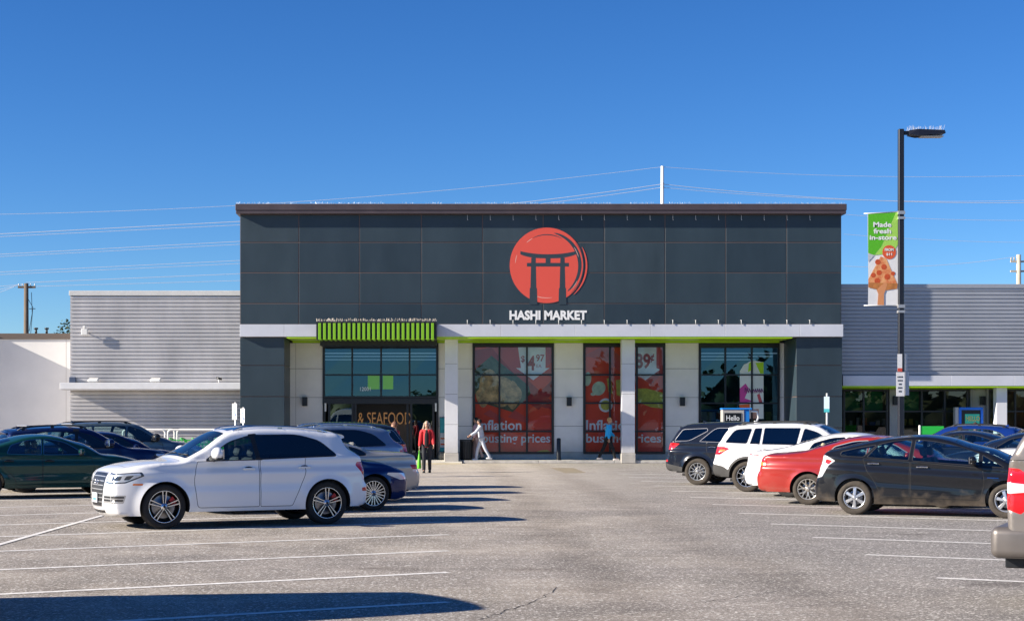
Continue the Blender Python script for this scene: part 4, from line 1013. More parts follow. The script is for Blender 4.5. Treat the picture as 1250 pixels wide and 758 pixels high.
        for k, (hx, hz) in enumerate(sp.get('handles', [])):
            y = c.y_at(hx, hz); b = MB(); M = Matrix.Translation((hx, sg * (y + .022), hz))
            b.box(-.105, .105, -.013, .013, -.014, .014, M=M, b=.008); 
            for e in (-.09, .09): b.box(e - .014, e + .014, -.022, .0, -.011, .011, M=Matrix.Translation((hx, sg * (y + .012), hz)))
            b.ball((hx, sg * (y - .004), hz), (.075, .008, .034), 12, 6, 1)
            par = doors.get('door|' + ('near' if sg < 0 else 'far'), root); b.build('handle', [hb, T['seam']], par)
    if 'door|near' in doors:
        pass
    # ---- plates, rails, spoiler, wipers, aerial
    if 'front_plate' in sp:
        z_ = sp['front_plate']; p = c.top_pt(np.array([c.s_front(z_)]), np.array([0.]))[0]; b = MB().box(p[0] + .005, p[0] + .02, -.155, .155, z_ - .08, z_ + .08, b=.004)
        o = b.build('licence_plate', mat('plate_white', (.72, .74, .78), .4), root); MB().box(p[0] + .0202, p[0] + .0215, -.11, .11, z_ - .045, z_ + .0).build('plate_print', mat('plate_blue', (.12, .28, .55), .5), o)
    if 'rear_plate' in sp:
        z_ = sp['rear_plate']; p = c.top_pt(np.array([c.s_rear(z_)]), np.array([0.]))[0]; MB().box(p[0] - .02, p[0] - .004, -.155, .155, z_ - .08, z_ + .08).build('licence_plate', mat('plate_white', (.72, .74, .78), .4), root)
    if sp.get('rails'):
        xr_, xf_ = sp['rails'][:2]
        for sg in (-1, 1):
            pts = []
            for i in range(13):
                x = xr_ + (xf_ - xr_) * i / 12; q = c.top_pt(np.array([c.s_x(x)]), np.array([.93]))[0]; h = sp['rails'][2] if 0 < i < 12 else 0.; pts.append((x, sg * q[1], q[2] + h))
            b = MB().tube(pts, .016, 8)
            for i in (1, 6, 11): b.box(pts[i][0] - .04, pts[i][0] + .04, pts[i][1] - .012, pts[i][1] + .012, pts[i][2] - sp['rails'][2] - .01, pts[i][2])
            b.build('roof_rail', mats[sp['rails'][3]], root)
        if len(sp['rails']) > 4:
            for fx in sp['rails'][4]:
                x = xr_ + (xf_ - xr_) * fx; q = c.top_pt(np.array([c.s_x(x)]), np.array([.93]))[0]; h = q[2] + sp['rails'][2] + .02
                MB().box(x - .04, x + .04, -q[1] - .02, q[1] + .02, h, h + .03, b=.01).build('crossbar', mats['silver'], root)
    if 'aerial' in sp:
        x = sp['aerial']; q = c.top_pt(np.array([c.s_x(x)]), np.array([0.]))[0]
        MB().add([(x + .09, -.012, q[2] - .01), (x + .09, .012, q[2] - .01), (x - .07, .02, q[2] - .01), (x - .07, -.02, q[2] - .01), (x - .075, 0, q[2] + .055)], [(0, 1, 4), (1, 2, 4), (2, 3, 4), (3, 0, 4)]).build('aerial', paint, root)
    if 'spoiler' in sp:
        x, z, l_ = sp['spoiler'][:3]; yy = c.y_at(x + .05, z - .14) - .07; z = c.top_pt(np.array([c.s_x(x)]), np.array([0.]))[0][2] - .004; b = MB(); n = 12; vs = []; fs = []
        for i in range(n + 1):
            t = -1 + 2 * i / n; f = 1 - .35 * abs(t) ** 3
            dz = .045 * abs(t) ** 2.3; vs += [(x + .05, t * yy, z - dz), (x - l_ * f, t * yy, z - .03 - dz), (x - l_ * f, t * yy, z - .055 - dz), (x, t * yy, z - .09 - dz)]
        for i in range(n):
            for k in range(4): k2 = (k + 1) % 4; fs.append((i * 4 + k, i * 4 + k2, i * 4 + 4 + k2, i * 4 + 4 + k))
        fs += [(3, 2, 1, 0), (n * 4, n * 4 + 1, n * 4 + 2, n * 4 + 3)]
        b.add(vs, fs).build('spoiler', paint, root, fix=True)
    for sg in (-.5, .3):                                   # wipers
        s0 = c.s_x(sp['screen'][1] - .03) if sp['screen'][1] > sp['screen'][0] else c.s_x(sp['screen'][1]); p = c.top_pt(np.array([s0, s0 - .03]), np.array([sg, sg + .55]))
        MB().tube([tuple(p[0] + [0, 0, .015]), tuple(p[1] + [0, 0, .015])], .008, 5).build('wiper', T['rubber'], root)
    return root, c
# one row of a profile: x, z, edge radius, crown across, 1 = sharp corner.  x forwards from the middle of the wheelbase
def suv_spec(L0=-2.37, **k): pass
SUV = dict(   # compact premium SUV
    W=1.90, wb=2.82, tyre=(.365, .262, .255), arch=.045, sill=.27, belt=((-1.9, 1.135), (1.0, 1.075)), crease=.93, tumble=.44, nose=.20, tail=.12, flare=.03,
    prof=[(-2.12, .30, .05, .02, 1), (-2.22, .33, .07, .04, 0), (-2.27, .50, .10, .06, 0), (-2.26, .66, .10, .07, 0), (-2.22, .72, .10, .07, 0), (-2.20, .95, .10, .08, 0), (-2.15, 1.12, .09, .08, 0), (-1.86, 1.45, .06, .08, 0), (-1.76, 1.545, .07, .06, 0), (-1.45, 1.60, .08, .05, 0), (-.7, 1.655, .08, .045, 0),
          (-.1, 1.65, .08, .045, 0), (.28, 1.585, .06, .05, 0), (.62, 1.40, .045, .07, 0), (1.02, 1.125, .05, .05, 0), (1.14, 1.085, .07, .035, 0), (1.5, 1.065, .09, .03, 0), (1.9, 1.01, .09, .03, 0), (2.14, .92, .07, .04, 0), (2.21, .82, .07, .05, 0), (2.23, .55, .08, .08, 0), (2.21, .36, .07, .08, 0), (2.14, .25, .05, .07, 0), (2.0, .22, .05, .05, 1)],
    screen=(.30, 1.0), rear_glass=(1.14, 1.46), hood=(1.10, 1.98), hatch=True, mirror_size=1.4,
    windows=[('glass_front', [(-.16, 1.115, .03), (.70, 1.105, .02), (.28, 1.43, .12), (-.10, 1.535, .05)]), ('glass', [(-1.60, 1.165, .06), (-.235, 1.125, .03), (-.185, 1.54, .03), (-.95, 1.545, .15), (-1.33, 1.44, .1)])],
    doors=[('d', 'paint', [(-.20, .33, .03), (.86, .33, .06), (.93, .8, .1), (.86, 1.09, .02), (-.2, 1.115, .02)], 0), ('d', 'paint', [(-1.02, .86, .1), (-.88, .55, .2), (-.78, .33, .04), (-.215, .33, .03), (-.215, 1.115, .02), (-1.02, 1.14, .02)], 0)],
    lower=[('trim', [(-.27, 1.10), (-.13, 1.10), (-.07, 1.53), (-.22, 1.54)])],
    handles=[(-.02, .965), (-1.0, .975)], mirror=(.58, 1.11), caliper=True, two_tone=True, rim=(5, 'double'), rim_mat=('rim_dark', (.03, .03, .032)),
    seat_x=-.05, rails=(-1.55, .15, .035, 'chrome'), aerial=-1.4, spoiler=(-1.72, 1.61, .17), glass='privacy_glass', front_plate=.50, rear_plate=.80,
    side=[('headlight', 'lampdark', [(1.74, .865), (1.78, .93), (2.3, .90), (2.3, .735), (2.03, .75)]), ('headlight', 'lamp', [(1.79, .87), (1.81, .912), (2.3, .88), (2.3, .755), (2.04, .77)]), ('headlight', 'lampdark', [(1.90, .875), (2.02, .865), (2.06, .80), (1.98, .80)]), ('headlight', 'lampdark', [(2.08, .862), (2.3, .85), (2.3, .785), (2.11, .795)]),
          ('taillight', 'red', [(-2.4, 1.08), (-1.97, 1.05), (-1.94, 1.0), (-2.08, .83), (-2.4, .80)]), ('fog_vent', 'silver', [(2.02, .555), (2.4, .56), (2.4, .42), (2.06, .425)]), ('fog_vent', 'grille', [(2.05, .535), (2.4, .54), (2.4, .505), (2.05, .51)]), ('fog_vent', 'grille', [(2.06, .485), (2.4, .49), (2.4, .455), (2.07, .46)]), ('side_marker', 'amber', [(1.76, .745), (1.92, .745), (1.93, .715), (1.77, .712)]), ('reflector', 'red', [(-2.4, .62), (-2.06, .615), (-2.06, .555), (-2.4, .545)])],
    front=[('grille', 'silver', [(.90, 0), (.90, .58), (.76, .64), (.47, .56), (.37, .46), (.37, -.46), (.47, -.56), (.76, -.64), (.90, -.58)]), ('grille', 'grille', [(.885, 0), (.885, .555), (.76, .61), (.47, .535), (.385, .44), (.385, -.44), (.47, -.535), (.76, -.61), (.885, -.555)])]
        + [('grille', 'silver', [(z, -.53), (z, .53), (z - .012, .53), (z - .012, -.53)]) for z in (.84, .775, .71, .645, .58, .515, .45)]
        + [('headlight', 'lampdark', [(.90, .69), (.90, 1.), (.735, 1.), (.745, .70)]), ('headlight', 'lamp', [(.88, .73), (.88, 1.), (.755, 1.), (.765, .74)]),
           ('fog_vent', 'silver', [(.56, .62), (.555, .995), (.42, .995), (.43, .60)]), ('fog_vent', 'grille', [(.54, .65), (.535, .98), (.505, .98), (.51, .64)]), ('fog_vent', 'grille', [(.49, .64), (.485, .98), (.455, .98), (.46, .63)]),
           ('lower_intake', 'grille', [(.33, -.55), (.33, .55), (.29, .5), (.29, -.5)])],
    rear=[('taillight', 'red', [(1.06, .62), (1.05, .998), (.83, .998), (.84, .62)]), ('reflector', 'red', [(.62, .75), (.62, .998), (.55, .998), (.56, .78)])],
    roof=[('sunroof', 'roofglass', [(-1.2, -.75), (.2, -.75), (.2, .75), (-1.2, .75)])],
)
SUV['prof'] = [(x + (.075 if x < -1.8 else 0), z, r, c_, s_) for x, z, r, c_, s_ in SUV['prof']]
def variant(base, **k):
    d = dict(base); d.update(k); return d
SUV.update(paint_name='white_paint', paint=(.82, .82, .82), caliper_angle=.45)
white_suv, wc = build_car(SUV, 'parked_car', 'white sport utility car facing left with red brake calipers, nearest on the left', 'car', (-3.71, 27.94), R(180 + 25.6))
# four interlocked rings on its grille
p = wc.top_pt(np.array([wc.s_front(.76)]), np.array([0.]))[0]; b = MB()
for k in range(4):
    cy = (k - 1.5) * .062; b.tube([(p[0] + .012 + (.004 if k % 2 else 0), cy + .042 * math.cos(q), .755 + .042 * math.sin(q)) for q in [2 * math.pi * i / 20 for i in range(21)]], .0055, 5, caps=False)
b.build('ring_emblem', MATS['chrome'], white_suv)

def sedan_spec(dx=0., L=4.85, H=1.43, wb=2.78, hoodz=.98, belt=(.98, .93), **k):
    fo = L * .195; ro = L - wb - fo; xf = wb / 2 + fo; xr = -wb / 2 - ro; s = H - 1.43
    d = dict(W=1.82, wb=wb, tyre=(.325, .215, .215), arch=.05, sill=.23, belt=((-1.7, belt[0]), (.95, belt[1])), crease=.78, tumble=.46, nose=.20, tail=.16, flare=.018,
        prof=[(xr + .20, .26, .05, .02, 1), (xr + .06, .30, .07, .05, 0), (xr + .0, .48, .11, .07, 0), (xr + .02, .62, .10, .08, 0), (xr + .07, .70, .09, .07, 0), (xr + .10, .92, .09, .06, 0), (xr + .17, 1.0, .07, .04, 0), (xr + .55, 1.045, .08, .04, 0), (-1.38, 1.10 + s, .06, .06, 0), (-1.15, 1.20 + s, .05, .08, 0), (-.80, 1.345 + s, .06, .07, 0),
              (-.45, 1.415 + s, .07, .05, 0), (.0, 1.43 + s, .08, .045, 0), (.35, 1.375 + s, .06, .06, 0), (.75, 1.19 + s * .6, .045, .09, 0), (1.08, 1.01, .05, .10, 0), (1.2, .96, .08, .06, 0), (1.6, .91, .10, .05, 0), (xf - .35, .82, .11, .06, 0), (xf - .15, .73, .11, .08, 0), (xf - .08, .60, .11, .10, 0), (xf - .07, .42, .11, .11, 0), (xf - .12, .26, .06, .10, 0), (xf - .25, .22, .05, .05, 1)],
        screen=(.38, 1.03), rear_glass=(-1.36, -.82), rear_by_x=True, hood=(1.12, xf - .30),
        windows=[('glass_front', [(-.14, belt[1] + .05), (.80, belt[1] + .045, .02), (.36, 1.27 + s, .1), (.0, 1.35 + s, .06), (-.1, 1.355 + s)]), ('glass_front', [(-.95, belt[0] + .03), (-.20, belt[1] + .05), (-.16, 1.355 + s), (-.45, 1.335 + s, .1), (-.85, 1.20 + s, .06)])],
        doors=[('d', 'paint', [(-.17, .30, .03), (.92, .30, .06), (1.0, .7, .1), (.92, .93, .02), (-.17, .96, .02)], 0), ('d', 'paint', [(-1.06, .95, .05), (-1.06, .75, .15), (-.8, .45, .15), (-.76, .30, .04), (-.185, .30, .03), (-.185, .96, .02)], 0)],
        handles=[(-.02, .83), (-.92, .84)], mirror=(.70, .97), mirror_size=.9, rim=(7, 'vee'), rim_mat=('rim_silver', (.45, .45, .44)), window_trim='trim',
        seat_x=-.05, rear_plate=.75, front_plate=.45,
        side=[('headlight', 'lamp', [(xf - .62, .70), (xf - .60, .735), (xf - .1, .72), (xf, .60), (xf - .3, .59)]), ('taillight', 'red', [(xr - .02, .93), (xr + .26, .92), (xr + .34, .86), (xr + .22, .74), (xr - .02, .74)])],
        front=[('headlight', 'lamp', [(.74, .60), (.74, .998), (.60, .998), (.61, .58)]), ('grille', 'grille', [(.68, -.46), (.68, .46), (.52, .40), (.52, -.40)]), ('lower_intake', 'grille', [(.40, -.5), (.40, .5), (.30, .45), (.30, -.45)])],
        rear=[('taillight', 'red', [(.93, .55), (.93, .998), (.75, .998), (.76, .55)])])
    d.update(k); return d
# black five-door hybrid on the right: one bow from tail to nose
xf, xr = 2.20, -2.13
HYB = dict(W=1.745, wb=2.70, tyre=(.318, .203, .20), arch=.05, sill=.21, belt=((-1.75, 1.07), (1.15, .90)), crease=.80, crease_slope=-.05, tumble=.40, nose=.30, tail=.16, flare=.015, dirt=((.14, .11, .08), .42, .6),
    prof=[(xr + .14, .24, .05, .02, 1), (xr + .04, .28, .07, .04, 0), (xr + .0, .42, .10, .06, 0), (xr + .03, .60, .08, .06, 0), (xr + .10, .78, .06, .05, 0), (xr + .16, 1.0, .06, .05, 0), (xr + .20, 1.13, .05, .05, 0), (-1.68, 1.22, .05, .05, 0), (-1.25, 1.36, .06, .05, 0), (-.6, 1.465, .07, .04, 0), (-.1, 1.49, .07, .04, 0), (.35, 1.425, .06, .05, 0),
          (.9, 1.215, .045, .08, 0), (1.38, .985, .05, .09, 0), (1.52, .925, .08, .07, 0), (1.85, .83, .10, .07, 0), (xf - .12, .73, .11, .08, 0), (xf - .05, .58, .11, .10, 0), (xf - .05, .38, .10, .11, 0), (xf - .10, .23, .06, .10, 0), (xf - .22, .19, .05, .05, 1)],
    screen=(.42, 1.34), rear_glass=(-2.0, -1.3), rear_by_x=True, hood=(1.45, 2.0), hatch=True,
    windows=[('glass_front', [(-.30, 1.02, .02), (.86, .945, .02), (.86, 1.16, .01), (.52, 1.305, .1), (.05, 1.405, .1), (-.26, 1.425, .02)]), ('glass_front', [(.93, .94, .01), (1.30, .915, .02), (.93, 1.12, .01)]),
             ('glass_front', [(-1.12, 1.075, .02), (-.38, 1.028, .02), (-.34, 1.425, .02), (-.62, 1.41, .1), (-.92, 1.34, .05)]), ('glass_front', [(-1.62, 1.10, .05), (-1.20, 1.08, .02), (-.98, 1.325, .03), (-1.28, 1.26, .08), (-1.60, 1.17, .05)])],
    window_trim='trim', trim_w=.014,
    doors=[('d', 'paint', [(-.33, .33, .03), (.90, .31, .06), (.98, .65, .1), (.93, .90, .02), (-.33, 1.00, .02)], 0), ('d', 'paint', [(-1.20, 1.055, .03), (-1.15, .86, .1), (-.98, .62, .15), (-.86, .36, .04), (-.345, .335, .03), (-.345, 1.0, .02)], 0)],
    lower=[('paint', [(-.95, .1), (.95, .1), (.95, .22), (-.95, .22)])],
    handles=[(-.12, .90), (-1.0, .955)], handle='chrome', mirror=(.80, .965), rim=(6, 'fan'), rim_mat=('rim_silver_bright', (.55, .56, .58)), rim_turn=.1, dusty=True, cabin='grey', seat_x=.02,
    paint_name='black_paint', paint=(.008, .009, .012), glass='car_glass',
    side=[('taillight', 'clear', [(xr - .1, 1.15), (xr + .26, 1.09), (xr + .42, 1.0), (xr + .30, .92), (xr + .17, .70), (xr - .1, .62)]), ('taillight', 'red', [(xr + .25, 1.03), (xr + .36, 1.0), (xr + .30, .93), (xr + .22, .96)]),
          ('headlight', 'lamp', [(xf - .62, .75), (xf - .55, .80), (xf + .1, .75), (xf + .1, .60), (xf - .3, .60)]), ('hybrid_badge', 'chrome', [(1.02, .735), (1.22, .73), (1.22, .713), (1.02, .718)])],
    front=[('headlight', 'lamp', [(.76, .55), (.76, .998), (.60, .998), (.61, .50)]), ('lower_intake', 'grille', [(.45, -.5), (.45, .5), (.27, .45), (.27, -.45)])],
    rear=[('taillight', 'clear', [(1.12, .80), (1.12, .998), (.64, .998), (.80, .80)]), ('bumper_trim', 'trim', [(.42, -.9), (.42, .9), (.30, .9), (.30, -.9)])])
hyb, _ = build_car(HYB, 'parked_car', 'black hatchback with dusty tyres and clear tail lamps beside the red saloon', 'car', (9.14, 30.67), R(-25.5))
hyb.scale = (1, 1, 1)
# red saloon
RED = sedan_spec(L=4.78, H=1.44, wb=2.72, paint_name='red_paint', paint=(.36, .024, .016), metal=.2, window_trim='silver', dusty=True, cabin='tan', rim=(7, 'wye'), rim_mat=('rim_champagne', (.50, .47, .42)), belt=(.99, .95), handle='', dirt=((.2, .15, .1), .45, .3))
xr = -2.72 / 2 - (4.78 - 2.72 - 4.78 * .195)
RED['side'] = RED['side'][:1] + [('taillight', 'red', [(xr - .05, .95), (xr + .24, .93), (xr + .26, .80), (xr - .05, .80)]), ('taillight', 'amber', [(xr - .05, .88), (xr + .23, .87), (xr + .22, .80), (xr - .05, .80)])]
red_car, _ = build_car(RED, 'parked_car', 'red saloon with tan seats parked just behind the black hatchback', 'car', (9.05, 34.1), R(-26))
WS = sedan_spec(lo=1, L=4.8, H=1.47, wb=2.78, paint_name='white_paint', paint=(.82, .82, .82), belt=(1.02, .96), side=[('taillight', 'clear', [(-2.6, .98), (-2.05, .97), (-2.02, .86), (-2.2, .74), (-2.6, .74)]), ('taillight', 'red', [(-2.6, .98), (-2.08, .97), (-2.1, .945), (-2.6, .95)])])
build_car(WS, 'parked_car', 'white saloon mostly hidden between the red saloon and the big white off-road car', 'car', (9.35, 37.3), R(-26.5))
# large white SUV on the right, with grey lower cladding
BIG = variant(SUV, W=1.93, wb=2.79, tyre=(.375, .25, .24), arch=.06, sill=.30, arch_trim=.055, caliper=False, two_tone=True, dusty=True, rim=(10, 'thin'), rim_mat=('rim_dark', (.03, .03, .032)), belt=((-1.9, 1.17), (1.0, 1.10)), window_trim='silver', tumble=.36,
    prof=[(-2.10, .36, .05, .02, 1), (-2.24, .40, .07, .04, 0), (-2.30, .52, .10, .06, 0), (-2.28, .70, .10, .07, 0), (-2.24, .82, .10, .07, 0), (-2.20, 1.05, .10, .08, 0), (-2.14, 1.2, .09, .08, 0), (-2.0, 1.50, .07, .08, 0), (-1.88, 1.61, .07, .06, 0), (-1.5, 1.67, .08, .05, 0), (-.7, 1.70, .08, .045, 0),
          (-.1, 1.69, .08, .045, 0), (.28, 1.635, .06, .05, 0), (.68, 1.43, .045, .08, 0), (1.10, 1.18, .05, .10, 0), (1.22, 1.12, .09, .07, 0), (1.6, 1.08, .11, .05, 0), (2.0, 1.0, .12, .05, 0), (2.2, .9, .12, .07, 0), (2.27, .78, .12, .10, 0), (2.28, .55, .12, .12, 0), (2.26, .40, .10, .12, 0), (2.16, .28, .05, .10, 0), (2.0, .25, .05, .05, 1)],
    windows=[('glass_front', [(-.10, 1.15, .03), (.78, 1.14, .02), (.32, 1.49, .12), (-.02, 1.585, .05)]), ('glass', [(-1.02, 1.17, .03), (-.18, 1.155, .03), (-.11, 1.59, .03), (-1.0, 1.59, .03)]), ('glass', [(-1.32, 1.18, .02), (-1.08, 1.175, .02), (-1.06, 1.585, .02), (-1.24, 1.58, .03)]), ('glass', [(-1.96, 1.21, .06), (-1.40, 1.185, .04), (-1.31, 1.575, .05), (-1.74, 1.55, .1)])],
    doors=[('d', 'paint', [(-.14, .42, .03), (.92, .42, .06), (.97, .8, .1), (.9, 1.12, .02), (-.14, 1.145, .02)], 0), ('d', 'paint', [(-1.12, .95, .1), (-.95, .65, .2), (-.86, .42, .04), (-.155, .42, .03), (-.155, 1.145, .02), (-1.12, 1.16, .02)], 0)],
    lower=[('clad', [(-.98, .2), (.98, .2), (.98, .40), (-.98, .40)]), ('clad', [(-2.4, .3), (-1.7, .3), (-1.8, .50), (-2.0, .62), (-2.4, .70)]), ('clad', [(1.7, .2), (2.4, .2), (2.4, .48), (1.8, .45)])],
    handles=[(.0, 1.0), (-.95, 1.02)], handle='chrome', mirror=(.72, 1.15), rails=(-1.7, .1, .05, 'trim'), screen=(.30, 1.08), rear_glass=(1.22, 1.52), spoiler=(-1.84, 1.69, .16), hood=(1.2, 2.05),
    side=[('taillight', 'red', [(-2.4, 1.11), (-2.0, 1.10), (-1.82, 1.05), (-1.95, .98), (-2.06, .90), (-2.4, .90)]), ('taillight', 'clear', [(-2.4, 1.13), (-1.95, 1.125), (-1.84, 1.07), (-1.95, 1.09), (-2.4, 1.105)]), ('taillight', 'amber', [(-2.1, 1.03), (-1.93, 1.03), (-1.96, .99), (-2.1, .97)]), ('headlight', 'lamp', [(1.7, .95), (1.8, 1.0), (2.4, .95), (2.4, .82), (1.9, .85)])],
    rear=[('taillight', 'red', [(1.11, .6), (1.11, .998), (.90, .998), (.92, .6)]), ('bumper_trim', 'clad', [(.62, -.998), (.62, .998), (.42, .998), (.42, -.998)])])
BIG['prof'] = [(x, z, r, cc, s_) for x, z, r, cc, s_ in BIG['prof']]
build_car(BIG, 'parked_car', 'large white off-road family car with grey cladding and amber-tipped tail lamps', 'car', (8.93, 40.1), R(-26.5))
BLK = variant(BIG, W=1.86, wb=2.72, tyre=(.36, .235, .235), caliper=False, two_tone=False, rim=(6, 'vee'), rim_mat=('rim_silver', (.45, .45, .44)), paint_name='navy_black_paint', paint=(.010, .013, .022), rough=.2, dirt=((.10, .085, .07), .5, .4), arch_trim=0, belt=((-1.9, 1.16), (1.0, 1.08)),
    windows=[('glass_front', [(-.10, 1.13, .03), (.78, 1.12, .02), (.32, 1.45, .12), (-.02, 1.55, .05)]), ('glass', [(-1.30, 1.18, .02), (-.18, 1.14, .03), (-.11, 1.56, .03), (-.9, 1.56, .12)]), ('glass', [(-2.02, 1.19, .05), (-1.6, 1.20, .1), (-1.12, 1.49, .12), (-1.15, 1.55, .02), (-1.82, 1.52, .06)])],
    lower=[('clad', [(-.98, .2), (.98, .2), (.98, .33), (-.98, .33)]), ('clad', [(-2.4, .3), (-1.6, .3), (-1.6, .44), (-2.4, .60)])], handle='chrome', rails=None, window_trim='silver', trim_w=.012,
    side=[('taillight', 'red', [(-2.4, 1.12), (-2.05, 1.13), (-1.86, 1.11), (-1.98, 1.02), (-2.1, .94), (-2.4, .96)]), ('reflector', 'red', [(-2.4, .68), (-2.2, .67), (-2.2, .62), (-2.4, .61)])],
    rear=[('taillight', 'red', [(1.12, .5), (1.12, .998), (.94, .998), (.96, .5)]), ('bumper_trim', 'clad', [(.58, -.998), (.58, .998), (.42, .998), (.42, -.998)])])
build_car(BLK, 'parked_car', 'dark navy black off-road family car, the one nearest the poster windows on the right', 'car', (8.3, 44.15), R(-26.5))
# ---- left row behind the white car
BLU = sedan_spec(L=4.55, H=1.40, wb=2.72, paint_name='royal_blue_paint', paint=(.006, .02, .10), metal=.3, rim=(10, 'vee'), two_tone=True, tyre=(.335, .245, .225), rim_mat=('rim_dark', (.03, .03, .032)), nose=.22)
build_car(BLU, 'parked_car', 'deep blue saloon backed in behind the white sport utility car, nose to the aisle', 'car', (-3.05, 32.05), R(26.5))
BEI = sedan_spec(L=4.95, H=1.42, wb=2.77, paint_name='beige_paint', paint=(.45, .42, .37), metal=.35, rough=.35, belt=(.98, .93), cabin='grey')
x5 = -2.77 / 2 - (4.95 - 2.77 - 4.95 * .195)
BEI['side'] = [BEI['side'][0], ('taillight', 'red', [(x5 - .05, .80), (x5 + .30, .79), (x5 + .24, .70), (x5 - .05, .70)]), ('taillight', 'lamp', [(x5 - .05, .70), (x5 + .24, .70), (x5 + .22, .64), (x5 - .05, .64)])]
BEI['rear'] = [('taillight', 'red', [(.80, .5), (.80, .998), (.69, .998), (.69, .5)])]
BEI['windows'] = BEI['windows'] + [('glass_front', [(-1.30, 1.02, .08), (-1.0, 1.0, .02), (-.92, 1.19, .02), (-1.12, 1.13, .08)])]
build_car(BEI, 'parked_car', 'beige silver older saloon with its tail to the aisle behind the white car', 'car', (-3.25, 35.0), R(180 + 26.5))
STL = variant(SUV, lo=1, W=1.85, wb=2.70, caliper=False, two_tone=False, paint_name='steel_blue_paint', paint=(.20, .26, .36), metal=.35, rim=(7, 'wye'), rim_mat=('rim_silver', (.45, .45, .44)), tyre=(.35, .23, .22), rails=(-1.5, .1, .04, 'chrome'), prof=[(x, z - (.0 if z > 1.3 else 0), r, c_, s_) for x, z, r, c_, s_ in SUV['prof']])
build_car(STL, 'parked_car', 'steel blue estate with pale roof rails behind the beige saloon', 'car', (-3.25, 38.3), R(180 + 26.5))
DKS = variant(BLK, lo=1, paint_name='dark_slate_paint', paint=(.02, .028, .04), dirt=None)
build_car(DKS, 'parked_car', 'dark slate off-road car with a red tail lamp showing beside the woman in red', 'car', (-3.35, 41.5), R(180 + 26.5))
# ---- left back row, noses to the right
GRN = sedan_spec(L=4.85, H=1.43, wb=2.78, paint_name='dark_green_paint', paint=(.008, .055, .048), metal=.2, window_trim='chrome', trim_w=.010, handle='black', cabin='tan')
build_car(GRN, 'parked_car', 'dark green saloon at the left edge beyond the white car', 'car', (-9.35, 37.7), R(26.5))
WAG = variant(SUV, lo=1, paint_name='navy_paint', paint=(.008, .018, .075), metal=.3, caliper=False, two_tone=False, rim=(7, 'wye'), rim_mat=('rim_silver', (.45, .45, .44)), tyre=(.345, .23, .22), glass='car_glass', rails=(-1.55, .15, .05, 'trim', (.15, .8)), prof=[(x, z * (.965 if z > .9 else 1), r, c_, s_) for x, z, r, c_, s_ in SUV['prof']],
    windows=[(m_, [(q[0], q[1] * .965) + tuple(q[2:]) for q in pl]) for m_, pl in SUV['windows']], belt=((-1.9, 1.095), (1.0, 1.04)), mirror=(.62, 1.08))
build_car(WAG, 'parked_car', 'navy blue estate with black roof rails and a crossbar behind the green saloon', 'car', (-9.3, 40.9), R(26.5))
NSD = sedan_spec(lo=1, L=4.7, H=1.45, wb=2.72, paint_name='bright_navy_paint', paint=(.006, .014, .07), metal=.3)
build_car(NSD, 'parked_car', 'navy saloon between the blue estate and the grey teal off-road car', 'car', (-9.3, 43.9), R(26.5))
TEA = variant(BIG, lo=1, paint_name='grey_teal_paint', paint=(.12, .17, .19), metal=.4, glass='car_glass', arch_trim=.03, window_trim='trim', rails=(-1.7, .1, .04, 'trim'), mirror_mat='trim', spoiler=(-1.84, 1.69, .16))
build_car(TEA, 'parked_car', 'grey teal off-road car with a black mirror, farthest in the left row', 'car', (-9.35, 47.0), R(26.5))
# ---- right back row, noses to the left
WH2 = variant(SUV, lo=1, paint_name='white_paint', paint=(.82, .82, .82), caliper=False, two_tone=False, rim=(7, 'wye'), rim_mat=('rim_silver', (.45, .45, .44)), tyre=(.345, .23, .22), glass='car_glass')
build_car(WH2, 'parked_car', 'white sport utility car showing only its bonnet and screen above the black hatchback', 'car', (14.55, 38.0), R(180 - 26.5))
build_car(variant(NSD, paint_name='ink_blue_paint', paint=(.012, .018, .035), cabin='tan'), 'parked_car', 'ink blue saloon with pale seats seen just above the black hatchback roof', 'car', (14.75, 41.6), R(180 - 26.5))
build_car(variant(NSD, paint_name='midnight_paint', paint=(.012, .016, .03)), 'parked_car', 'midnight blue saloon roof below the dark haired person on the right', 'car', (14.5, 46.2), R(180 - 26.5))
build_car(variant(WAG, paint_name='cobalt_paint', paint=(.008, .035, .20), rails=(-1.55, .15, .05, 'trim')), 'parked_car', 'cobalt blue estate, farthest in the right-hand back row', 'car', (15.7, 50.4), R(180 - 26.5))
